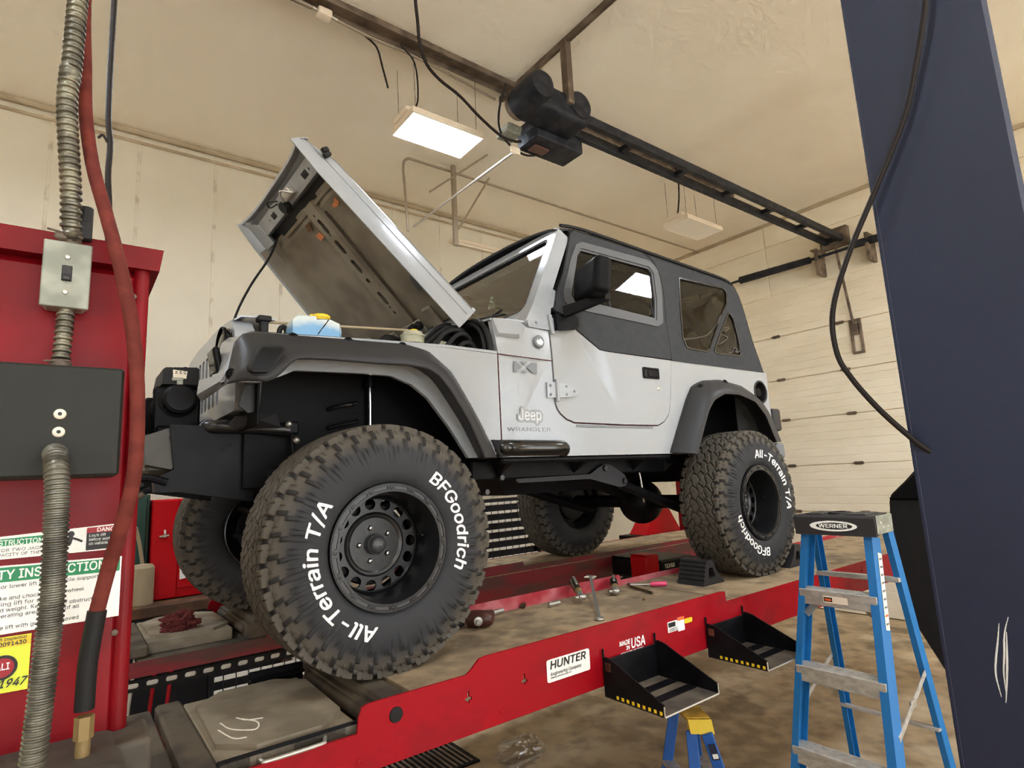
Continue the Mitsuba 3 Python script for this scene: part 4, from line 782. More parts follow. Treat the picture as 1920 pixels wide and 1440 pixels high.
part(car, 'rear_seat', cat(at(rbox(.45, .9, .16, .05), (2.35, 0, .66)), at(rbox(.14, .9, .5, .05), (2.58, 0, .95))), 'interior')
orn = thing('dash_ornament', 'small green and white beaded ornament behind the windshield', 'ornament'); mk_o = np.random.RandomState(5)
for k in range(26):
    t, hz = mk_o.uniform(0, 6.28), mk_o.uniform(0, 1); part(orn, 'bead', at(trimesh.creation.icosphere(1, .008), (1.02+.016*math.cos(t)*(1.1-hz), -.16+.018*math.sin(t)*(1.1-hz), 1.185+.075*hz)), 'ornament' if k % 3 else 'white', True)
part(orn, 'stem', rod((1.02, -.16, 1.003), (1.02, -.16, 1.25), .003), 'dark_rubber')
# tail lamps, rear bumper
for s in (-1, 1):
    tl_ = part(car, 'tail_lamp', at(rbox(.10, .12, .155, .02), (2.968, s*.70, .515)), 'flare')
    part(tl_, 'lens', at(rbox(.012, .10, .13, .005, 2), (3.021, s*.70, .515)), 'sign_red')
    part(car, 'rear_bumper', cat(box(2.93, 3.02, min(s*.30, s*.76), max(s*.30, s*.76), .25, .36, .015)), 'decal')
part(car, 'rear_crossmember', box(2.86, 2.95, -.55, .55, .22, .34), 'steel_black')
# ------------------------------------------------------------------ raised hood
HO, HA, HN = np.array([.50, 0, .905]), np.array([-.698, 0, .717]), np.array([.717, 0, .698])
def hp(s, t, y): return HO+HA*s+HN*t+np.array([0, y, 0])
def hmesh(m, slant=True):
    """Mesh in hood space (x = along the hood from its rear edge, y across, z towards the outer skin) to the open pose."""
    m = m.copy(); v = np.array(m.vertices); v[:, 0] -= .45*v[:, 2]*np.clip((v[:, 0]-.90)/.17, 0, 1); m.vertices = HO+v[:, :1]*HA+v[:, 2:]*HN+v[:, 1:2]*EY
    m.faces = m.faces[:, ::-1].copy(); return m
HL = 1.065
def hw(s): return .618-.128*(s/HL)
def ht(s): return .155-.02*(s/HL)-.05*max(0, (s-.85)/(HL-.85))**2
rows = []
for s in np.linspace(0, HL, 28):
    w, t = hw(s), ht(s); lo = .0+.012*max(0, (s-.9)/.17)
    half = [(-w, lo), (-w-.001, lo+.035), (-w+.002, t*.52), (-w+.007, t*.54), (-w+.010, t*.80), (-w+.022, t-.012), (-w+.045, t), (-w*.6, t+.012), (-w*.25, t+.02)]
    rows.append([(s, y, z) for y, z in half]+[(s, 0, t+.022)]+[(s, -y, z) for y, z in half[::-1]])
sk = hmesh(shell(rows, -.006)); 
hood = part(car, 'hood', sk, 'paint', 28, label='raised silver hood')
lip = []
for y in np.linspace(-.49, .49, 25):
    lip.append([(HL-.002, y, ht(HL)+.020*(1-(y/.49)**2)), (HL+.004, y, ht(HL)-.01), (HL+.004, y, .035+.03*(1-(y/.49)**4)), (HL-.012, y, .03+.03*(1-(y/.49)**4))])
part(hood, 'front_lip', hmesh(shell(lip, .006)), 'paint', 40)
part(hood, 'rear_flange', hmesh(box(-.002, .02, -.60, .60, .02, .15, .003)), 'paint')
# inner structure: two stamped panels, a centre rib with oval holes, a front beam with openings
for sd in (-1, 1):
    g = []
    for s in np.linspace(.03, .87, 28):
        w = hw(s)-.009; y_in = -.15 if sd < 0 else -.04; ys = np.r_[np.linspace(y_in, sd*(w-.05), 13), sd*(w-.012), sd*w]
        tt = [.118-.010*max(0, math.sin(abs(y-y_in)/abs(sd*w-y_in)*math.pi*(3 if sd > 0 else 1.5)))**2-.016*max(0, 1-abs(s-.80)/.03) for y in ys]; tt[-2] = .085; tt[-1] = .012
        g.append([(s, y, t) for y, t in zip(ys, tt)][::sd])
    part(hood, 'inner_panel', hmesh(shell(g, .003)), 'paint_in', 35)
rib = sbox(.10, -.150, .86, -.045).difference(unary_union([LineString([(s-.026, -.097), (s+.026, -.097)]).buffer(.017) for s in (.735, .61, .49, .285)]+[circ(s, -.095, r, 12) for s, r in ((.80, .008), (.685, .008), (.40, .016), (.225, .009), (.19, .012))]))
part(hood, 'centre_rib', hmesh(cat(ext(rib, .088, .092, 'xy'), box(.10, .86, -.152, -.148, .09, .125, .001), box(.10, .86, -.047, -.043, .09, .125, .001))), 'paint_in')
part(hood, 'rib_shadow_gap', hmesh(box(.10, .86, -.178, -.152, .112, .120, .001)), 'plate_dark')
for y in (-.30, .10): part(hood, 'cross_rib', hmesh(cat(box(.83, .85, max(y-.25, -.48), min(y+.20, .46), .095, .118, .004))), 'paint_in')
bm = sbox(.915, -.47, 1.005, .48).difference(unary_union([rounded(sbox(.938, y-.034, .975, y+.034), .004) for y in (-.30, .20)]+[circ(.958, y, .008, 12) for y in (-.36, .265, .43)]))
part(hood, 'front_beam', hmesh(cat(ext(bm, .070, .076, 'xy'), box(.912, .918, -.47, .48, .072, .12, .001))), 'paint')
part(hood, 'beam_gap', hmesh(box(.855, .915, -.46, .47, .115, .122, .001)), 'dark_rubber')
part(hood, 'corner_plate', hmesh(cat(hull([(.86, .42, .065), (1.0, .40, .065), (1.05, .48, .05), (.86, .54, .05), (.86, .42, .075), (1.0, .4, .075), (1.05, .48, .06), (.86, .54, .06)]))), 'paint')
la = part(hood, 'latch', hmesh(cat(at(rbox(.05, .10, .04, .01, 2), (.955, -.10, .055)), at(tube([(-.02, -.06, .0), (.02, -.02, -.03), (-.02, .02, -.03), (.02, .06, 0)], .006, 6), (.955, -.10, .045)))), 'steel')
part(la, 'latch_cup', hmesh(at(lathe([(.0001, -.02), (.03, -.02), (.035, 0), (.03, .02), (.0001, .02)], 'z', 18), (.925, .0, .05))), 'dark_rubber')
part(la, 'hook', hmesh(tube([(.98, .03, .05), (1.01, .10, .04), (.985, .12, .045), (.97, .05, .05)], .004, 6)), 'dark_rubber')
part(hood, 'insulator_patch', hmesh(cat(ext([(.765, -.33), (.80, -.32), (.80, -.27), (.765, -.26), (.755, -.30)], .104, .108, 'xy'))), 'patch', label='small orange patch')
part(hood, 'insulator_patch', hmesh(cat(ext([(.70, -.03), (.735, -.02), (.735, .035), (.70, .03)], .094, .098, 'xy'))), 'patch')
part(hood, 'insulator_patch', hmesh(ext([(.765, .02), (.80, .0), (.805, .05), (.77, .07)], .094, .098, 'xy')), 'wood')
part(hood, 'under_label', hmesh(ext([(.22, -.44), (.30, -.45), (.30, -.39), (.22, -.38)], .103, .106, 'xy')), 'window_trim')
for f_ in (lambda m: m, mirror):
    part(hood, 'hinge', hmesh(f_(box(.0, .14, -.40, -.32, .075, .10, .01))), 'paint_in'); hq = part(hood, 'hinge_plate', hmesh(f_(box(.02, .10, -.24, -.05, .085, .10, .008))), 'paint_in')
    for y in (-.16, -.22): part(hq, 'bump_cup', hmesh(f_(at(lathe([(.0001, 0), (.02, 0), (.024, .01), (.024, .03)], 'z', 16), (.072, y, .060)))), 'dark_rubber')
part(hood, 'bump_stop', hmesh(cat(at(rbox(.030, .022, .028, .005, 2), (.965, -.512, .10)), at(rbox(.028, .022, .034, .005, 2), (.935, -.516, .09)))), 'dark_rubber')
part(hood, 'crease', hmesh(cat(bar((.02, -hw(.02)-.001, .082), (1.04, -hw(1.04)-.0005, .072), .002, .003))), 'decal')
# ------------------------------------------------------------------ engine bay
part(car, 'hood_prop', tube([hp(.865, .085, .38), (-.10, .33, 1.44), (-.19, .325, 1.27), (-.26, .32, 1.09), (-.29, .30, .90)], .006, 8), 'dark_rubber')
wb = hull([(-.245, -.60, .78), (-.245, -.60, .855), (-.225, -.60, .875), (-.155, -.60, .88), (-.145, -.60, .78), (-.245, -.46, .78), (-.235, -.46, .86), (-.215, -.46, .875), (-.155, -.46, .88), (-.145, -.46, .78)])
wb2 = hull([(-.165, -.60, .78), (-.165, -.60, .868), (-.10, -.595, .875), (-.055, -.59, .862), (-.045, -.585, .83), (-.055, -.59, .78), (-.165, -.46, .78), (-.165, -.46, .868), (-.06, -.47, .865), (-.045, -.48, .78)])
wbm = trimesh.boolean.union([wb, wb2], engine='manifold'); wbm = wbm.subdivide_to_size(.012); trimesh.smoothing.filter_taubin(wbm, iterations=12)
wv = np.array(wbm.vertices); wt = np.clip((.868-.20*np.abs(wv[:, 0]+.15)-wv[:, 2]+.012*(meshkit.noise(wv*60)-.5))/.028, 0, 1)[:, None]
wcol = np.array(srgb(186, 194, 192))*(1-wt)+np.array(srgb(104, 150, 186))*wt
wk = part(car, 'washer_bottle', wbm, 'tank', True, color=wcol, label='pale blue translucent washer bottle')
ck = part(wk, 'cap', cat(at(lathe([(.0001, 0), (.036, 0), (.038, .004), (.038, .010), (.034, .014), (.0001, .016)], 'z', 24), (-.115, -.535, .888)), at(lathe([(.03, 0), (.03, .03)], 'z', 20), (-.115, -.535, .862)), box(-.16, -.145, -.545, -.525, .888, .902, .003)), 'yellow', label='yellow filler cap')
br = part(car, 'brake_reservoir', at(trimesh.boolean.union([hull(np.vstack([np.c_[.055*np.cos(t), .045*np.sin(t), np.full(20, z)] for z in (0, .035) for t in [np.arange(20)*np.pi/10]])), hull(np.vstack([np.c_[.05*np.cos(t)*k, .042*np.sin(t)*k, np.full(20, z)] for z, k in ((.03, 1), (.055, .9)) for t in [np.arange(20)*np.pi/10]]))], engine='manifold'), (.31, -.52, .83)), 'reservoir')
part(br, 'cap', at(lathe([(.0001, .014), (.018, .014), (.021, .010), (.021, 0), (.0001, 0)], 'z', 20), (.315, -.52, .882)), 'yellow')
part(br, 'band', at(lathe([(.0565, 0), (.0565, .006)], 'z', 24), (.31, -.52, .862)), 'reservoir')
part(car, 'brace_rod', rod((-.33, -.50, .857), (.30, -.50, .897), .0055), 'beige')
part(car, 'radiator_cap', cat(at(rbox(.05, .05, .022, .006), (-.325, -.50, .868)), box(-.34, -.31, -.515, -.485, .80, .862, .004)), 'dark_rubber')
part(car, 'hose_clamp', tube([(-.27, -.50, .80), (-.262, -.50, .838), (-.245, -.50, .845), (-.235, -.50, .82)], .010, 8), 'dark_rubber')
part(car, 'engine_block', cat(at(rbox(.75, .42, .30, .05), (.10, .0, .66)), at(rbox(.55, .20, .10, .03), (.12, .0, .83)), at(rbox(.18, .22, .16, .05), (.10, -.30, .76)), at(lathe([(.0001, -.12), (.09, -.12), (.10, -.1), (.10, .1), (.09, .12), (.0001, .12)], 'y', 24), (.25, .32, .80)), box(-.42, -.36, -.36, .36, .45, .86, .01)), 'steel_black')
part(car, 'intake_pipe', tube([(.16, -.50, .78), (.20, -.47, .84), (.30, -.38, .86), (.40, -.30, .84)], .03, 12), 'dark_rubber')
part(car, 'bay_floor', box(-.38, .61, -.46, .46, .34, .37), 'black')
bb = part(car, 'brake_booster', cat(at(lathe([(.0001, -.05), (.10, -.05), (.115, -.03), (.115, .03), (.10, .05), (.0001, .05)], 'x', 28), (.50, -.43, .80)), rod((.32, -.5, .80), (.46, -.45, .80), .022, 12)), 'steel_black')
part(car, 'fuse_cover', hull([(.40, -.60, .80), (.44, -.60, .80), (.40, -.60, .84), (.44, -.60, .835), (.40, -.55, .80), (.44, -.55, .80), (.40, -.55, .845), (.44, -.55, .84)]), 'reservoir')
for P_ in ([(.36, -.60, .79), (.42, -.62, .87), (.50, -.62, .89), (.57, -.60, .85)], [(.40, -.62, .78), (.47, -.64, .86), (.53, -.64, .86), (.565, -.62, .79)], [(.35, -.55, .82), (.45, -.58, .905), (.52, -.58, .91), (.58, -.55, .90)], [(.45, -.64, .77), (.49, -.66, .82), (.54, -.66, .82), (.56, -.65, .77)], [(.40, -.45, .86), (.46, -.5, .93), (.53, -.52, .94), (.58, -.5, .92)]):
    part(car, 'engine_hose', tube(P_, .011, 8), 'dark_rubber')
part(car, 'cowl_seal', cat(tube([(.585, 0, .965), (.585, -.40, .96), (.585, -.58, .950), (.587, -.66, .928), (.588, -.705, .88), (.59, -.725, .82), (.59, -.73, .768)], .014, 10), tube([(.57, 0, .955), (.57, -.40, .95), (.57, -.56, .940), (.572, -.635, .918), (.575, -.68, .875), (.575, -.70, .82), (.575, -.705, .768)], .010, 8)), 'dark_rubber')
# ------------------------------------------------------------------ front end: frame horns, bumper, winch
for s in (-1, 1):
    ya, yb = s*.44, s*.36
    m = ext([(-.62, .46), (-.50, .455), (-.36, .44), (-.20, .44), (-.20, .30), (-.335, .29), (-.335, .172), (-.58, .220), (-.655, .222), (-.66, .27), (-.60, .30)], min(ya, yb), max(ya, yb))
    hs = []
    fr_ = part(car, 'frame_horn', m, 'steel_black')
    if s < 0:
        part(fr_, 'plate_hole', ext([(-.455, .365), (-.435, .392), (-.415, .395), (-.42, .378), (-.44, .362)], -.4415, -.43), 'backing')
        part(fr_, 'bolt', at(lathe([(.004, -.002), (.008, -.004), (.012, -.002), (.012, .002)], 'y', 16), (-.362, -.44, .272)), 'steel')
        part(fr_, 'bolt', at(lathe([(.0001, -.003), (.008, -.003), (.008, .002)], 'y', 6), (-.36, -.44, .306)), 'steel_black')
    hk = part(car, 'tow_hook', cat(tube([(-.62, s*.44, .255), (-.69, s*.44, .275), (-.725, s*.44, .25), (-.71, s*.44, .225), (-.67, s*.44, .235)], .014, 10), rod((-.70, s*.40, .25), (-.70, s*.48, .25), .008)), 'steel_black')
    part(hk, 'shackle', tube([(-.70, s*.40, .26), (-.75, s*.40, .24), (-.76, s*.42, .205), (-.74, s*.44, .19), (-.69, s*.46, .22)], .010, 8), 'dirty_steel')
part(car, 'front_bumper', cat(box(-.68, -.55, -.36, .36, .29, .43, .012),
    hull([(-.705, -.42, .415), (-.60, -.42, .456), (-.55, -.42, .458), (-.545, -.42, .425), (-.605, -.42, .30), (-.685, -.42, .32), (-.69, -.30, .42), (-.58, -.30, .465), (-.53, -.30, .465), (-.59, -.30, .295), (-.68, -.30, .31)]),
    hull([(-.705, .42, .415), (-.60, .42, .456), (-.55, .42, .458), (-.545, .42, .425), (-.605, .42, .30), (-.685, .42, .32), (-.69, .30, .42), (-.58, .30, .465), (-.53, .30, .465), (-.59, .30, .295), (-.68, .30, .31)])), 'bumper')
part(car, 'bumper_rib', ext([(-.698, .41), (-.61, .448), (-.60, .445), (-.675, .325), (-.683, .33), (-.69, .36)], -.424, -.42), 'bumper')
wn = part(car, 'winch', cat(at(lathe([(.0001, -.01), (.052, -.01), (.056, -.004), (.056, .03), (.066, .035), (.066, .10), (.05, .11), (.05, .34), (.066, .35), (.066, .44), (.05, .46), (.0001, .46)], 'y', 40), (-.578, -.33, .567)), box(-.66, -.50, -.29, -.27, .44, .62, .01), box(-.66, -.50, .03, .05, .44, .62, .01), box(-.65, -.50, -.30, .08, .43, .47, .01)), 'black')
part(wn, 'motor_cap', at(lathe([(.0001, -.006), (.046, -.006), (.050, -.002), (.051, .006)], 'y', 40), (-.577, -.342, .568)), 'steel_black')
part(wn, 'control_pack', cat(hull([(-.636, -.31, .625), (-.51, -.31, .628), (-.512, -.31, .69), (-.522, -.31, .696), (-.625, -.31, .690), (-.634, -.31, .682), (-.64, -.05, .625), (-.50, -.05, .628), (-.512, -.05, .69), (-.63, -.05, .69)])), 'dark_rubber')
part(wn, 'label', ext([(-.600, .652), (-.556, .649), (-.553, .678), (-.602, .682)], -.312, -.3095), 'lamp_case')
part(wn, 'label', cat(*[box(x, x+.008, -.3128, -.3115, z, z+.003, .0003) for x in (-.594, -.58, -.566) for z in (.667, .673)]), 'sign_black')
part(wn, 'clip', cat(box(-.605, -.565, -.318, -.31, .638, .652, .003), box(-.588, -.566, -.318, -.31, .622, .642, .003)), 'galv')
part(wn, 'fairlead', box(-.69, -.67, -.15, .15, .44, .52, .01), 'steel_black')
part(car, 'winch_tray', cat(box(-.70, -.48, -.34, .34, .425, .435), box(-.70, -.69, -.34, .34, .43, .55)), 'steel_black')
part(car, 'sway_bar', cat(tube([(-.50, -.40, .452), (-.47, -.44, .452), (-.35, -.47, .448), (-.22, -.50, .437)], .026, 14), rod((-.49, -.40, .45), (-.49, .40, .45), .022, 12), at(lathe([(.0001, -.03), (.034, -.03), (.036, 0), (.034, .03), (.0001, .03)], 'y', 20), (-.49, -.39, .45))), 'satin')
lk = part(car, 'sway_link', cat(rod((-.215, -.50, .445), (-.20, -.56, .05), .009), at(rbox(.05, .03, .05, .008), (-.215, -.50, .445))), 'steel_black')
for p in ((-.232, -.525, .458), (-.205, -.53, .395), (-.21, -.57, .05)): part(lk, 'ball_joint', at(trimesh.creation.icosphere(2, .013), p), 'steel')
# ------------------------------------------------------------------ chassis
for s in (-1, 1):
    part(car, 'frame_rail', cat(box(-.30, .62, min(s*.40, s*.47), max(s*.40, s*.47), .19, .30, .008), box(.60, 2.0, min(s*.44, s*.52), max(s*.44, s*.52), .205, .30, .008), hull([(2.0, s*.44, .2), (2.0, s*.52, .2), (2.0, s*.44, .3), (2.0, s*.52, .3), (2.25, s*.40, .30), (2.25, s*.47, .30), (2.25, s*.40, .38), (2.25, s*.47, .38)]), box(2.25, 2.9, min(s*.40, s*.47), max(s*.40, s*.47), .28, .38, .008)), 'steel_black')
    part(car, 'body_mount', cat(*[hull([(x-.06, s*.52, .31), (x+.06, s*.52, .31), (x-.03, s*.68, .31), (x+.03, s*.68, .31), (x, s*.52, .22)]) for x in (.75, 1.25, 1.72)]), 'steel_black')
    ca = part(car, 'control_arm_bracket', cat(ext([(.63, .14), (.655, .125), (.69, .135), (.85, .205), (1.35, .210), (1.42, .245), (1.47, .262), (1.52, .255), (1.62, .20), (1.645, .16), (1.62, .135), (1.58, .13), (1.35, .185), (.86, .185), (.80, .235), (.72, .235), (.64, .165)], s*.535-.006, s*.535+.006)), 'arm_grey')
    for x, z in ((.665, .152), (.755, .215), (1.465, .238), (1.615, .162)): part(ca, 'bolt', at(lathe([(.0001, -.010), (.013, -.010), (.016, -.004), (.018, .0)], 'y', 8), (x, s*.541 if s < 0 else s*.53, z)), 'satin')
    part(car, 'lower_arm', rod((.655, s*.50, .150), (.06, s*.42, -.06), .026, 12), 'steel_black')
    part(car, 'lower_arm', rod((1.61, s*.50, .150), (2.33, s*.46, -.07), .030, 12), 'steel_black')
    part(car, 'front_spring', tube([( .0+.062*math.cos(t), s*.46+.062*math.sin(t), .10+.50*t/(2*math.pi*6.5)) for t in np.linspace(0, 2*math.pi*6.5, 110)], .009, 7, False), 'satin')
    part(car, 'rear_spring', tube([(2.42+.055*math.cos(t), s*.42+.055*math.sin(t), .08+.30*t/(2*math.pi*5)) for t in np.linspace(0, 2*math.pi*5, 90)], .009, 7, False), 'satin')
    sa = part(car, 'shock_absorber', cat(rod((.12, s*.47, .05), (.11, s*.50, .45), .030, 14), rod((.11, s*.50, .62), (.11, s*.50, .70), .022, 12)), 'steel_black')
    part(sa, 'shaft', rod((.11, s*.50, .42), (.11, s*.50, .66), .010, 12), 'chrome')
    part(car, 'shock_absorber', cat(rod((2.45, s*.5, -.02), (2.30, s*.44, .34), .027, 12)), 'steel_black')
    part(car, 'rocker_rail', box(.62, 1.80, min(s*.68, s*.74), max(s*.68, s*.74), .275, .305, .01), 'steel_black')
    part(car, 'knuckle', cat(at(rbox(.12, .12, .24, .03), (0, s*.60, 0)), at(lathe([(.0001, -.04), (.09, -.04), (.09, .06), (.0001, .06)], 'y', 24), (0, s*.66, 0))), 'steel_black')
part(car, 'front_axle', cat(rod((0, -.62, 0), (0, .62, 0), .042, 16), at(trimesh.creation.icosphere(3, .145), (-.01, .18, .0))), 'steel_black')
part(car, 'rear_axle', cat(rod((2.372, -.66, 0), (2.372, .66, 0), .045, 16), at(trimesh.creation.icosphere(3, .155), (2.372, .0, -.0))), 'steel_black')
ti = part(car, 'tie_rod', cat(rod((-.17, -.58, .0), (-.17, .58, -.02), .017, 10)), 'steel_black')
part(ti, 'damper', cat(rod((-.20, -.32, .02), (-.20, -.02, .02), .028, 14)), 'bronze')
part(car, 'drag_link', cat(rod((-.20, -.50, .08), (-.16, .55, .12), .016, 10)), 'steel_black')
part(car, 'transfer_skid', cat(hull([(.95, -.30, .12), (1.75, -.30, .12), (.95, .30, .12), (1.75, .30, .12), (.85, -.36, .24), (1.85, -.36, .24), (.85, .36, .24), (1.85, .36, .24)])), 'steel_black')
part(car, 'driveshaft', rod((.05, .15, .02), (.95, .08, .18), .03, 12), 'steel_black')
part(car, 'driveshaft', rod((1.75, .0, .2), (2.28, .0, .03), .035, 12), 'steel_black')
part(car, 'muffler', at(rbox(.55, .20, .16, .05), (2.35, .12, .29)), 'dirty_steel')
part(car, 'fuel_tank_skid', hull([(2.45, -.36, .13), (2.85, -.36, .13), (2.45, .36, .13), (2.85, .36, .13), (2.42, -.38, .33), (2.9, -.38, .33), (2.42, .38, .33), (2.9, .38, .33)]), 'steel_black')
part(car, 'brake_line', tube([(1.95, -.35, .30), (1.97, -.36, .15), (1.98, -.36, .02)], .006, 6), 'steel')
part(car, 'steering_box', at(rbox(.18, .14, .18, .03), (-.38, -.28, .33)), 'steel_black')
# ------------------------------------------------------------------ tool trays hung on the near runway
def tray(x0, x1, label):
    t = thing('step_tray', label, 'step', 'hanging step trays'); del labels[t]['group']
    y0, y1 = -1.118, -1.40; w = x1-x0
    part(t, 'floor_plate', box(x0, x1, y1, y0, RZ-.205, RZ-.199, .002), 'plate_dark')
    for i, yy in enumerate((-1.20, -1.29)): part(t, 'grip_strip', box(x0+.02, x1-.01, yy-.022, yy+.022, RZ-.1995, RZ-.197, .0008), 'steel_black')
    for x in (x0, x1-.005):
        part(t, 'side_plate', ext([(y0, RZ-.205), (y0, RZ-.07), (y0-.012, RZ-.06), (y0-.05, RZ-.068), (y1, RZ-.165), (y1, RZ-.205)], x, x+.005, 'yz'), 'steel_black')
    part(t, 'front_edge', cat(rod((x0, y1, RZ-.168), (x0, y1, RZ-.2), .003, 6), rod((x0, y1, RZ-.203), (x1, y1, RZ-.203), .0035, 6), rod((x1, y1, RZ-.166), (x1, y1, RZ-.203), .003, 6)), 'steel')
    part(t, 'back_plate', box(x0, x1, y0-.004, y0, RZ-.205, RZ-.075, .001), 'steel_black')
    for k in range(9): part(t, 'hazard_mark', ext([(y0-.06-.025*k, RZ-.199), (y0-.072-.025*k, RZ-.199), (y0-.072-.025*k, RZ-.187), (y0-.06-.025*k, RZ-.187)], x0-.001, x0, 'yz'), 'yellow')
    part(t, 'label', box(x0-.0012, x0, y0-.04, y0-.012, RZ-.11, RZ-.08, .0004), 'bronze')
    for x in (x0+.004, x1-.004): part(t, 'hook', cat(box(x-.003, x+.003, y0-.004, y0+.004, RZ-.075, RZ-.035, .001)), 'steel_black')
tray(.775, 1.09, 'black hanging step tray next to the HUNTER sign')
tray(1.44, 1.745, 'black hanging step tray behind the blue ladder, farther from the HUNTER sign')
# ------------------------------------------------------------------ wheel chocks
def chock(x, y, flip, label):
    k = thing('wheel_chock', label, 'chock')
    p = Polygon([(0, 0), (.20, 0), (.13, .075), (.115, .12), (.10, .13), (.055, .13), (.04, .12), (.005, .012)]).difference(rounded([(.055, .035), (.12, .035), (.10, .09), (.065, .09)], .008))
    p = p.difference(unary_union([circ(.012+.0075*i, .028+.022*i, .005, 8) for i in range(5)]))
    m = ext(p, -.085, .085)
    if flip: m.vertices[:, 0] *= -1; m.faces = m.faces[:, ::-1].copy()
    m = at(m, (x, y, RZ+.001), rot([0, 0, 1], 0)); put(k, m, 'flare', 30)
chock(1.865, -.735, False, 'black rubber wheel chock wedged in front of the rear tire')
chock(2.86, -.80, True, 'dark rubber wheel chock behind the rear tire, beside the ladder')
# ------------------------------------------------------------------ tools on the near runway
zt = RZ+.001
def lay(m, x, y, deg, z=zt): return at(m, (x, y, z), rot([0, 0, 1], deg))
iw = thing('impact_wrench', 'maroon air impact wrench lying beside the front tire', 'power tool')
part(iw, 'body', lay(cat(at(lathe([(.0001, -.05), (.022, -.05), (.032, -.04), (.036, -.01), (.036, .03), (.03, .055), (.02, .07), (.0001, .07)], 'x', 24), (0, 0, .037)), at(rbox(.05, .13, .04, .015), (.01, .07, .028))), .55, -.60, -55), 'maroon')
part(iw, 'nose', lay(at(lathe([(.0001, -.075), (.008, -.075), (.009, -.058), (.018, -.056), (.02, -.048), (.0001, -.045)], 'x', 18), (0, 0, .037)), .55, -.60, 60), 'steel')
part(iw, 'air_inlet', lay(at(lathe([(.0001, .0), (.010, 0), (.010, .04), (.006, .05), (.0001, .05)], 'x', 12), (-.10, .03, .02)), .55, -.60, 0), 'dark_rubber')
def socket(L, r, x, y, deg, label, m='steel'):
    s = lathe([(.0001, 0), (r*.55, 0), (r*.55, .004), (r*.8, .004), (r, .002), (r, L*.45), (r*.93, L*.5), (r*.93, L-.002), (r*.85, L), (.0001, L)], 'x', 20)
    one('socket', lay(at(s, (0, 0, r)), x, y, deg), m, label, 'socket')
socket(.070, .0125, .715, -.475, 8, 'steel deep socket just behind the impact wrench', 'steel')
socket(.050, .0125, .90, -.470, 42, 'dark socket standing out between the two pairs of sockets', 'bronze')
socket(.048, .0115, .985, -.415, 5, 'short steel socket behind the long shiny one')
socket(.072, .0115, 1.00, -.545, -2, 'long shiny deep socket in the middle of the runway')
def air_ratchet(tail, head, label, m):
    k = thing('air_ratchet', label, 'power tool'); tail, head = np.array(tail), np.array(head); d = (head-tail)/np.linalg.norm(head-tail)
    side = np.cross([0, 0, 1.], d); side /= np.linalg.norm(side); R = np.c_[d, side, np.cross(d, side)]; put_ = lambda q: at(q, tail, R)
    part(k, 'body', put_(cat(at(lathe([(.0001, 0), (.015, 0), (.019, .01), (.021, .08), (.019, .115), (.016, .125), (.0001, .125)], 'x', 20)))), m)
    part(k, 'collar', put_(lathe([(.0, .125), (.017, .125), (.019, .13), (.019, .145), (.015, .155), (.0001, .155)], 'x', 20)), 'brass')
    part(k, 'head', put_(at(rbox(.065, .030, .026, .010), (.185, 0, 0))), 'steel'); part(k, 'drive_knob', put_(at(lathe([(.0001, -.03), (.008, -.03), (.008, 0), (.014, .0), (.014, .02), (.0001, .02)], 'y', 14), (.205, .0, .0))), 'steel')
    part(k, 'lever', put_(at(rbox(.085, .012, .006, .0025, 2), (.06, 0, .026), rot([0, 1, 0], 4))), 'steel')
air_ratchet((1.255, -.452, -.338), (1.125, -.665, zt+.022), 'brass-collared air ratchet leaning on the inner lip, left of the long wrench', 'bronze')
air_ratchet((1.545, -.468, -.372), (1.395, -.620, zt+.022), 'dark air ratchet lying right of the long wrench', 'steel_black')
wr = thing('wrench', 'long shiny combination wrench lying across the near runway', 'wrench')
a_, b_ = np.array([1.385, -.452, -.338]), np.array([.985, -.905, zt+.006])
d_ = (b_-a_)/np.linalg.norm(b_-a_)
part(wr, 'shaft', bar(a_, b_, .014, .008), 'steel')
part(wr, 'ring_end', at(trimesh.creation.torus(.016, .006, 20, 8), b_), 'steel'); part(wr, 'flex_head', cat(rod(a_-[.0, .025, 0], a_+[.0, .025, 0], .010), rod(a_+[.025, -.02, 0], a_+[-.025, .02, 0], .006)), 'steel')
sd = thing('screwdriver', 'screwdriver with a pink handle on the near runway', 'screwdriver')
part(sd, 'handle', lay(at(lathe([(.0001, 0), (.012, 0), (.014, .01), (.013, .07), (.010, .085), (.007, .09), (.0001, .09)], 'x', 12), (0, 0, .014)), 1.765, -.655, 140), 'pink')
part(sd, 'shank', lay(at(lathe([(.0001, .09), (.0035, .09), (.0035, .20), (.0001, .20)], 'x', 8), (0, 0, .014)), 1.765, -.655, 140), 'steel')
one('pry_bar', tube([(1.655, -.475, zt+.008), (1.60, -.56, zt+.008), (1.57, -.66, zt+.008), (1.545, -.735, zt+.008)], .007, 8), 'bronze', 'thin dark bar lying before the screwdriver', 'bar')
one('chisel_bit', rod((1.66, -.455, zt+.006), (1.715, -.56, zt+.006), .0055), 'steel', 'thin bright rod lying behind the screwdriver tip', 'rod')
one('small_bit', lay(at(lathe([(.0001, 0), (.006, 0), (.008, .01), (.004, .02), (.0001, .022)], 'x', 8), (0, 0, .007)), 1.41, -.79, 20), 'brass', 'tiny brass bit alone near the runway edge', 'bit')
# red rag on the far turn plate
rag = trimesh.creation.icosphere(4, 1.); v = np.array(rag.vertices); nn = meshkit.fbm(v*2.6, 3, 4)-.5; n2 = np.abs(meshkit.fbm(v*3.4+5, 2, 8)-.5)
v = v*(1+1.1*nn-.9*n2)[:, None]*[.085, .06, .065]; v[:, 2] = np.maximum(v[:, 2]+.028, .0); rag.vertices = v+[-.41, .62, RZ-.030]
one('rag', rag, 'rag', 'crumpled dark red shop rag on the far turn plate', 'rag', smooth=20)
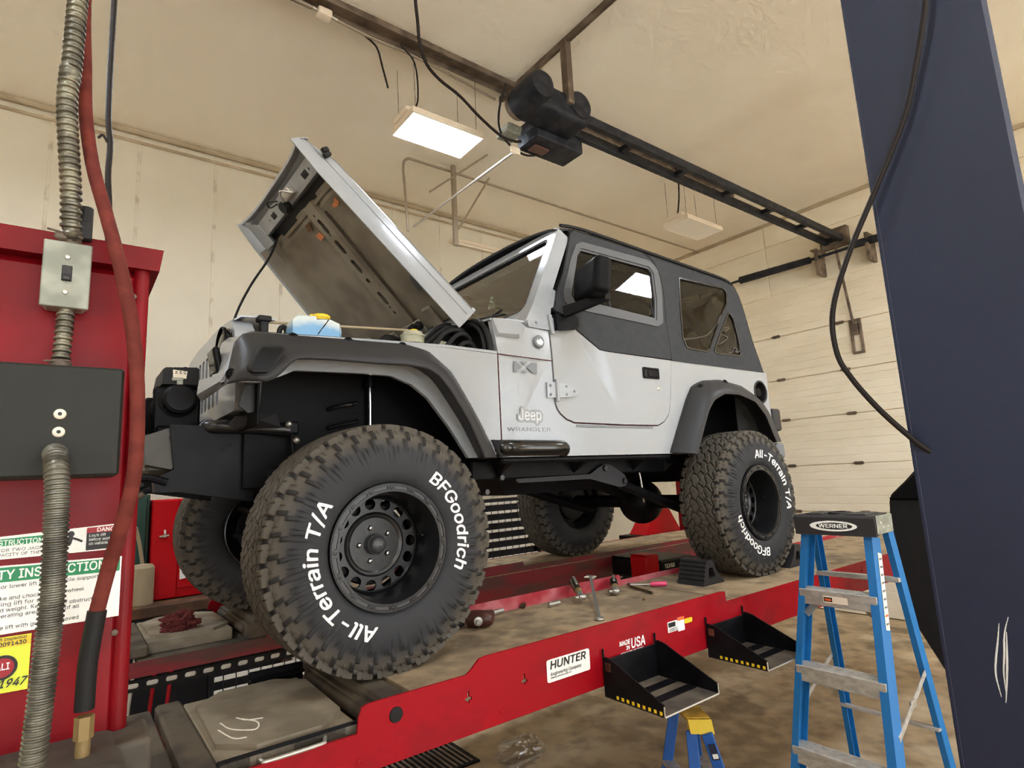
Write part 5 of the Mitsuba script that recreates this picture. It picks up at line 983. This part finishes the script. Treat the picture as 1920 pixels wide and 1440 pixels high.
# ------------------------------------------------------------------ tall blue step ladder
ld = thing('step_ladder', 'tall blue fiberglass step ladder with aluminium steps in front of the lift', 'ladder')
zc = -.015; yc0, yc1 = -1.43, -1.765
cp = part(ld, 'top_cap', cat(hull([(1.74, yc0, zc-.085), (1.74, yc1, zc-.085), (1.735, yc0, zc-.01), (1.735, yc1, zc-.01), (1.745, yc0, zc), (1.745, yc1, zc), (1.92, yc0-.02, zc), (1.92, yc1+.02, zc), (1.93, yc0-.02, zc-.06), (1.93, yc1+.02, zc-.06)]), box(1.76, 1.90, yc1+.04, yc1+.12, zc-.002, zc+.006, .003), box(1.76, 1.90, yc0-.12, yc0-.04, zc-.002, zc+.006, .003), at(lathe([(.03, 0), (.045, 0), (.045, .01), (.03, .01)], 'z', 24), (1.82, (yc0+yc1)/2, zc))), 'cap')
ov = [(.5*(yc0+yc1)+.098*math.cos(t), zc-.045+.022*math.sin(t)) for t in np.linspace(0, 2*math.pi, 40)]
iv = [(.5*(yc0+yc1)-.004+.076*math.cos(t), zc-.045+.0145*math.sin(t)) for t in np.linspace(0, 2*math.pi, 40)]
part(cp, 'emblem', ext(Polygon(ov).difference(Polygon(iv)), 1.7345, 1.7365, 'yz'), 'white')
part(cp, 'lettering', words('WERNER', .0165, (1.7362, .5*(yc0+yc1)+.060, zc-.0525), -EY, EZ, .120, .0018, True), 'white', label='white WERNER lettering')
part(cp, 'end_plate', cat(box(1.745, 1.90, yc1-.006, yc1+.0, zc-.075, zc+.0, .003)), 'galv')
for x in (1.78, 1.80, 1.85): part(cp, 'rivet', at(lathe([(.0001, -.003), (.005, -.002), (.006, 0)], 'y', 10), (x, yc1-.006, zc-.03-.02*(x > 1.79))), 'steel')
FB = -1.68
# front rails lean towards the camera and spread; rear rails lean away
fl0, fl1 = np.array([1.765, yc0-.012, zc-.08]), np.array([1.40, yc0+.085, FB])
fr0, fr1 = np.array([1.765, yc1+.030, zc-.08]), np.array([1.40, yc1-.065, FB])
bl0, bl1 = np.array([1.88, -1.425, zc-.06]), np.array([2.40, -1.245, FB])
br0, br1 = np.array([1.90, -1.745, zc-.06]), np.array([2.38, -1.735, FB])
def rail(p, q, w, t, s):
    """U-channel rail: web w wide across the view, flanges t deep."""
    d = (q-p)/np.linalg.norm(q-p); side = EY*s; depth = np.cross(d, side); depth /= np.linalg.norm(depth)
    depth *= np.sign(depth[0]); side = np.cross(depth, d); side *= np.sign(side@(EY*s)); L = np.linalg.norm(q-p)
    pts = [(0, 0), (w, 0), (w, .004), (.004, .004), (.004, t-.004), (w, t-.004), (w, t), (0, t)]
    m = ext(pts, 0, L, 'xy'); v = np.array(m.vertices)
    m.vertices = p+v[:, :1]*side+v[:, 1:2]*depth+v[:, 2:]*d
    if m.volume < 0: m.faces = m.faces[:, ::-1].copy()
    return m
rl = part(ld, 'front_rail', rail(fl0, fl1, .028, .075, -1), 'fiberglass'); rr_ = part(ld, 'front_rail', rail(fr0, fr1, .032, .080, 1), 'fiberglass')
part(ld, 'rear_rail', rail(bl0, bl1, .024, .055, -1), 'fiberglass'); part(ld, 'rear_rail', rail(br0, br1, .024, .055, 1), 'fiberglass')
for k, z in enumerate((-.335, -.64, -.945, -1.25, -1.55)):
    t = (z-fl0[2])/(fl1[2]-fl0[2]); A = fl0+(fl1-fl0)*t; B = fr0+(fr1-fr0)*t
    x = A[0]
    st_ = part(ld, 'step', cat(box(x-.004, x+.082, B[1]+.004, A[1]-.004, z-.004, z+.004, .002), box(x-.006, x-.001, B[1]+.004, A[1]-.004, z-.058, z+.004, .002), box(x+.078, x+.082, B[1]+.004, A[1]-.004, z-.035, z+.004, .002), *[box(x+.008*i, x+.008*i+.003, B[1]+.005, A[1]-.005, z+.003, z+.006, .001) for i in range(1, 9)]), 'alu')
    for P_ in (A, B):
        sgn_ = 1 if P_ is A else -1
        part(st_, 'rivet', at(lathe([(.0001, -.004), (.005, -.003), (.007, 0)], 'x', 10), (x-.001, P_[1]-sgn_*.013, z-.02)), 'steel')
    if k == 0:
        part(st_, 'label', box(x-.0072, x-.006, A[1]-.205, A[1]-.105, z-.042, z-.014, .0004), 'lamp_case')
        part(st_, 'label_print', cat(box(x-.0082, x-.007, A[1]-.143, A[1]-.109, z-.037, z-.019, .0004)), 'sign_black'); part(st_, 'label_print', cat(box(x-.0088, x-.008, A[1]-.139, A[1]-.113, z-.033, z-.024, .0003)), 'sticker_orange')
    if k == 0:
        for P_, sgn_ in ((A, -1), (B, 1)): part(ld, 'step_brace', bar((x+.03, P_[1]+sgn_*.085, z-.03), (x+.03, P_[1]+sgn_*.004, z-.11), .03, .004, (1, 0, 0)), 'alu')
def along(p, q, z): return p+(q-p)*((z-p[2])/(q[2]-p[2]))
for z in (-.95, -1.4):
    A, B = along(bl0, bl1, z), along(br0, br1, z); part(ld, 'rear_bar', bar(A, B, .028, .014), 'alu')
part(ld, 'rear_bar', bar(along(bl0, bl1, -.30), along(br0, br1, -.30), .035, .02), 'alu')
for P0, P1, Q0, Q1 in ((fl0, fl1, bl0, bl1), (fr0, fr1, br0, br1)):
    a1, a2 = along(P0, P1, -.83)+[.05, 0, 0], along(Q0, Q1, -.70); mid_ = (a1+a2)/2
    sp = part(ld, 'spreader', cat(bar(a1, mid_, .005, .022), bar(mid_, a2, .005, .022)), 'alu'); part(sp, 'hinge', at(rbox(.05, .012, .03, .004, 2), mid_), 'steel')
for z0, z1, m_ in ((-.17, -.46, 'lamp_case'), (-.93, -1.4, 'yellow')):
    A, B = along(fr0, fr1, z0), along(fr0, fr1, z1); nrm_ = np.array([0, -1., 0])
    k_ = part(rr_, 'rail_label', bar(A+[.055, -.0015, 0], B+[.055, -.0015, 0], .001, .034, (1, 0, 0)), m_)
    for t in np.linspace(.08, .92, 9): C_ = A+(B-A)*t; part(k_, 'print', box(C_[0]+.043, C_[0]+.067, C_[1]-.0032, C_[1]-.002, C_[2]-.004, C_[2]+.004, .0003), 'sticker_orange' if abs(t-.8) < .06 and z0 > -.5 else 'decal')
# ------------------------------------------------------------------ small step stool ladder in the foreground
sl_ = thing('small_step_ladder', 'short blue step ladder with a worn yellow top at the lower edge', 'ladder')
zq = -.95
TA = [np.array(p) for p in ((1.62, -.715, zq), (1.725, -.782, zq), (1.567, -1.008, zq), (1.49, -.932, zq))]
tc = part(sl_, 'top_tread', cat(hull([p+np.array([0, 0, d]) for p in TA for d in (0, -.012)])), 'yellow_top')
c_ = sum(TA)/4
for k in range(1, 14):
    t = k/14; part(tc, 'grip_rib', bar(TA[0]+(TA[3]-TA[0])*t+[0, 0, .002], TA[1]+(TA[2]-TA[1])*t+[0, 0, .002], .004, .004), 'yellow_top')
part(sl_, 'end_cap', cat(hull([TA[3], TA[2], TA[3]-[.0, .012, .06], TA[2]-[.0, .012, .06], TA[3]+[.03, .03, -.05], TA[2]+[.03, .03, -.05]])), 'yellow')
part(sl_, 'end_cap', cat(hull([TA[0], TA[1], TA[0]+[.0, .012, -.06], TA[1]+[.0, .012, -.06], TA[0]-[.03, .03, .05], TA[1]-[.03, .03, .05]])), 'yellow')
for P_, dx, lab in ((TA[3]+[.02, .0, -.055], -.12, 0), (TA[2]+[-.03, .01, -.055], .16, 1)):
    r_ = part(sl_, 'leg', bar(P_, P_+np.array([dx, -.10, FL-zq+.055]), .050, .024, (1, .6, 0)), 'blue_rail')
    if lab:
        d_ = np.array([dx, -.10, FL-zq+.055]); q_ = P_+d_*.06
        l_ = part(r_, 'label', bar(q_+[-.012, -.014, 0], q_+d_*.10+[-.012, -.014, 0], .032, .002, (1, .6, 0)), 'blue_post'); part(l_, 'barcode', bar(q_+d_*.06+[-.0125, -.0155, 0], q_+d_*.09+[-.0125, -.0155, 0], .024, .002, (1, .6, 0)), 'white')
for P_, dx in ((TA[0]+[.02, -.02, -.05], -.12), (TA[1]+[-.03, -.02, -.05], .16)):
    part(sl_, 'leg', bar(P_, P_+np.array([dx, .10, FL-zq+.05]), .050, .024, (1, .6, 0)), 'blue_rail')
for t in (.35, .75):
    for A0, B0, dx in ((TA[3]+[.02, 0, -.055], TA[0]+[.02, -.02, -.05], -.12), (TA[2]+[-.03, .01, -.055], TA[1]+[-.03, -.02, -.05], .16)):
        part(sl_, 'rung', bar(A0+np.array([dx, -.10, FL-zq+.055])*t, B0+np.array([dx, .10, FL-zq+.05])*t, .06, .02), 'alu')
# ------------------------------------------------------------------ blue two-post lift column at the right
co = thing('lift_column', 'tall dark blue steel lift column at the right edge', 'lift column')
X0, Y0, Y1 = .64, -2.30, -2.568
cs = Polygon([(Y0, X0), (Y1, X0), (Y1-.012, X0+.02), (Y1-.012, X0+.10), (Y1-.03, X0+.12), (Y1-.055, X0+.10), (Y1-.055, X0+.09), (Y1-.035, X0+.10), (Y1-.022, X0+.09), (Y1-.022, X0+.03), (Y1-.01, X0+.012), (Y0-.012, X0+.012), (Y0-.012, X0+.30), (Y0, X0+.30)])
m = ext(cs, FL, CE-.4, 'xy'); v = np.array(m.vertices); m.vertices = v[:, [1, 0, 2]]; m.faces = m.faces[:, ::-1].copy()
part(co, 'channel', m, 'blue_post')
part(co, 'edge_roll', rod((X0+.006, Y0-.004, FL), (X0+.006, Y0-.004, CE-.4), .007, 10), 'blue_post')
for P_ in ([(-2.408, -.130), (-2.401, -.165), (-2.392, -.205), (-2.388, -.235), (-2.391, -.275)], [(-2.425, -.115), (-2.414, -.150), (-2.408, -.19), (-2.402, -.225), (-2.40, -.262)], [(-2.418, -.145), (-2.411, -.2), (-2.404, -.245), (-2.397, -.285)]):
    part(co, 'scratch', tube([(X0-.0003, y, z) for y, z in P_], lambda s: .0006+.0013*np.sin(np.clip(s/s[-1], .02, .98)*np.pi), 6), 'scratch')
part(co, 'base_plate', box(X0-.05, X0+.40, Y1-.15, Y0+.06, FL, FL+.02), 'blue_post')
pd = thing('machine_hood', 'black angular machine body standing behind the step ladder, half hidden by the blue column', 'machine')
pp = [(-1.466, -.017), (-1.48, .02), (-1.60, .132), (-1.66, .145), (-2.1, .145), (-2.1, -.86), (-1.652, -.88), (-1.607, -.862), (-1.515, -.677), (-1.465, -.495), (-1.453, -.357), (-1.450, -.189)]
part(pd, 'body', ext(rounded(pp, .02), 2.72, 3.4, 'yz'), 'dark_rubber'); part(pd, 'top_bevel', hull([(2.70, -1.475, .0), (2.70, -1.61, .125), (2.70, -2.05, .125), (2.70, -2.05, .0), (2.73, -1.47, -.02), (2.73, -1.60, .14), (2.73, -2.1, .14), (2.73, -2.1, -.02)]), 'black')
part(pd, 'stand', box(2.85, 3.3, -2.08, -1.80, FL, -.86, .02), 'steel_black')
one('hanging_cable', tube([(X0-.05, -2.52, 1.50), (X0-.04, -2.485, 1.26), (X0-.03, -2.437, 1.10), (X0-.025, -2.399, 1.0), (X0-.03, -2.323, .86), (X0-.04, -2.243, .712), (X0-.04, -2.190, .585), (X0-.04, -2.186, .48), (X0-.04, -2.212, .41), (X0-.035, -2.262, .326), (X0-.015, -2.313, .254), (X0+.005, -2.335, .225)], .0065, 10), 'cable', 'black cable looping along the blue lift column', 'cable')
# ------------------------------------------------------------------ far side behind the lift: bench, cabinets, slatted rack
wbk = thing('workbench', 'dark wooden workbench along the far wall under the red cabinet', 'workbench')
part(wbk, 'top', box(-1.4, .75, 1.95, 2.75, -.60, -.53, .006), 'wood'); part(wbk, 'back_panel', box(-1.4, .75, 2.70, 2.74, FL, -.6), 'backing')
for x in (-1.35, .70): 
    for y in (2.15, 2.65): part(wbk, 'leg', box(x-.04, x+.04, y-.04, y+.04, FL, -.6), 'wood')
rc = thing('red_cabinet', 'bright red steel cabinet with a lever handle behind the front tires', 'cabinet')
part(rc, 'body', box(-.385, .62, 2.16, 2.7, -.525, .175, .006), 'cabinet_red')
part(rc, 'door', box(-.383, -.225, 2.145, 2.16, -.52, .17, .004), 'cabinet_red')
dd = part(rc, 'door', box(-.222, .62, 2.152, 2.16, -.46, .17, .004), 'cabinet_red')
part(rc, 'handle', cat(rod((-.345, 2.135, -.085), (-.285, 2.135, -.08), .008), rod((-.312, 2.145, -.085), (-.312, 2.12, -.08), .011), rod((-.312, 2.12, -.07), (-.312, 2.13, -.04), .008)), 'steel')
pk = part(dd, 'paper', ext([(-.205, -.40), (.02, -.36), (.02, -.06), (-.21, -.10)], 2.147, 2.151), 'white', label='white paper sheet')
part(pk, 'print', cat(*[box(-.19, -.02, 2.145, 2.1475, -.36+.03*i, -.352+.03*i, .0004) for i in range(7)]), 'decal')
gc = thing('green_cabinet', 'dark green cabinet left of the red cabinet', 'cabinet'); part(gc, 'body', box(-.85, -.40, 2.25, 2.7, -.53, .22, .006), 'green_dark'); part(gc, 'door', box(-.83, -.42, 2.235, 2.25, -.5, .2, .004), 'green_dark')
gt = thing('grease_can', 'beige can with a hose standing on the bench before the green cabinet', 'can')
part(gt, 'can', at(lathe([(.0001, 0), (.07, 0), (.075, .01), (.075, .25), (.06, .27), (.02, .275), (.0001, .28)], 'z', 24), (-.445, 2.08, -.53)), 'beige'); part(gt, 'spout', tube([(-.445, 2.08, -.26), (-.47, 2.06, -.12), (-.50, 2.04, .0)], .012, 8), 'beige')
def rack(x0, x1, label):
    r = thing('slatted_rack', label, 'rack'); y = 2.2
    part(r, 'back_board', box(x0, x1, y+.06, y+.09, FL+.02, .0), 'backing')
    for x in (x0, x1): part(r, 'upright', box(x-.02, x+.02, y-.02, y+.09, FL, .0, .004), 'steel_black')
    for z in np.arange(-1.52, -.03, .092): part(r, 'slat', box(x0, x1, y-.004, y+.004, z-.014, z+.014, .002), 'wire_white')
    for x in np.arange(x0+.07, x1-.03, .085): part(r, 'wire', rod((x, y-.008, FL+.1), (x, y-.008, -.02), .003, 5), 'backing')
rack(2.45, 3.22, 'rack of white slats behind the right rear tire')
rack(-.08, .72, 'rack of white slats seen below the far runway, left of the big front tire') if False else None
r2 = thing('slatted_rack', 'low rack of white slats seen under the far runway beside the front turn plate', 'rack')
for z in (-1.11, -1.20, -1.285, -1.37): part(r2, 'slat', box(0., .75, 2.03, 2.04, z-.016, z+.016, .002), 'wire_white')
for x in (.0, .75): part(r2, 'upright', box(x-.02, x+.02, 2.02, 2.06, FL, -1.0, .003), 'steel_black')
for x in np.arange(.08, .72, .085): part(r2, 'wire', rod((x, 2.022, FL), (x, 2.022, -1.05), .004, 5), 'backing')
for i, (x, y) in enumerate(((-.55, 1.9), (-.42, 1.95), (-.33, 1.9))): one('handle_rod', rod((x, y, FL), (x+.10, y+.05, -.62), .012), 'red' if i else 'steel', ['steel rod leaning under the bench', 'red rod leaning under the bench, left of its twin', 'red rod leaning under the bench, nearest the slats'][i], 'rod')
one('white_pail', at(lathe([(.0001, 0), (.13, 0), (.15, .34), (.155, .35), (.145, .35), (.125, .01), (.0001, .01)], 'z', 28), (-.72, 1.75, FL)), 'wire_white', 'white pail on the floor under the bench', 'pail')
jk = thing('floor_jack', 'red floor jack lever housing behind the rear axle on the far side', 'jack')
part(jk, 'body', hull([(4.45, 1.75, -.52), (5.1, 1.75, -.52), (4.45, 2.0, -.52), (5.1, 2.0, -.52), (4.62, 1.78, -.30), (4.80, 1.78, -.20), (4.95, 1.78, -.26), (4.8, 1.97, -.2), (4.62, 1.97, -.3), (5.05, 1.97, -.40), (5.05, 1.78, -.40)]), 'cabinet_red')
part(jk, 'stand', box(4.3, 5.2, 1.72, 2.03, FL, -.52), 'steel_black')
bs = thing('drawer_cabinet', 'pale drawer cabinet seen between the far rear tire and the axle', 'cabinet'); part(bs, 'body', box(3.35, 4.05, 2.35, 2.9, FL, -.05, .01), 'beige')
for i in range(9): part(bs, 'drawer', box(3.62, 4.03, 2.335, 2.35, -.55+.05*i, -.51+.05*i, .003), 'galv')
# floor jack beam between the runways
jb_ = thing('lift_jack', 'red and black rolling jack between the runways near the rear tire', 'jack')
part(jb_, 'beam', box(2.78, 3.0, -.43, .43, RZ-.12, RZ-.03, .01), 'steel_black'); part(jb_, 'end_block', box(2.26, 2.40, -.10, .05, RZ-.10, RZ+.065, .012), 'cabinet_red'); part(jb_, 'end_block', box(2.42, 2.80, -.09, .38, RZ-.13, RZ+.01, .012), 'steel_black')
part(jb_, 'label_plate', box(2.62, 2.77, -.095, -.09, RZ-.075, RZ-.035, .002), 'cabinet_red'); part(jb_, 'lettering', words('TEXAS', .026, (2.46, -.0905, RZ-.045), EX, EZ, .11, .0012, True), 'wire_white')
# ------------------------------------------------------------------ things on the floor
gd = thing('floor_grate', 'rusty floor drain grate under the near runway', 'grate')
part(gd, 'frame', cat(box(.55, 1.45, .80, .83, FL, FL+.012), box(.55, 1.45, 1.17, 1.20, FL, FL+.012), box(.55, .58, .8, 1.2, FL, FL+.012), box(1.42, 1.45, .8, 1.2, FL, FL+.012), box(.55, 1.45, .8, 1.2, FL, FL+.003)), 'steel_black')
for x in np.arange(.61, 1.42, .04): part(gd, 'bar', box(x-.008, x+.008, .83, 1.17, FL, FL+.012, .002), 'dirty_steel')
bgm = trimesh.creation.icosphere(3, 1.); v = np.array(bgm.vertices); v = v*(.7+.9*meshkit.fbm(v*2.2, 3, 2))[:, None]*[.16, .10, .085]; v[:, 2] = np.maximum(v[:, 2]+.06, .0); bgm.vertices = v+[1.66, .60, FL+.001]
one('plastic_bag', bgm, 'bag', 'crumpled clear plastic bag on the floor below the lift', 'bag', smooth=False)
one('hex_key', tube([(3.20, -.63, FL+.006), (3.27, -.52, FL+.006), (3.24, -.49, FL+.006)], .005, 6, False), 'sign_black', 'black hex key on the floor seen through the blue ladder', 'hex key')
one('yellow_clip', cat(at(rbox(.05, .03, .02, .006), (3.25, -.84, FL+.011)), rod((3.25, -.84, FL+.01), (3.29, -.80, FL+.05), .008)), 'yellow', 'small yellow plastic clip on the floor seen through the blue ladder', 'clip')
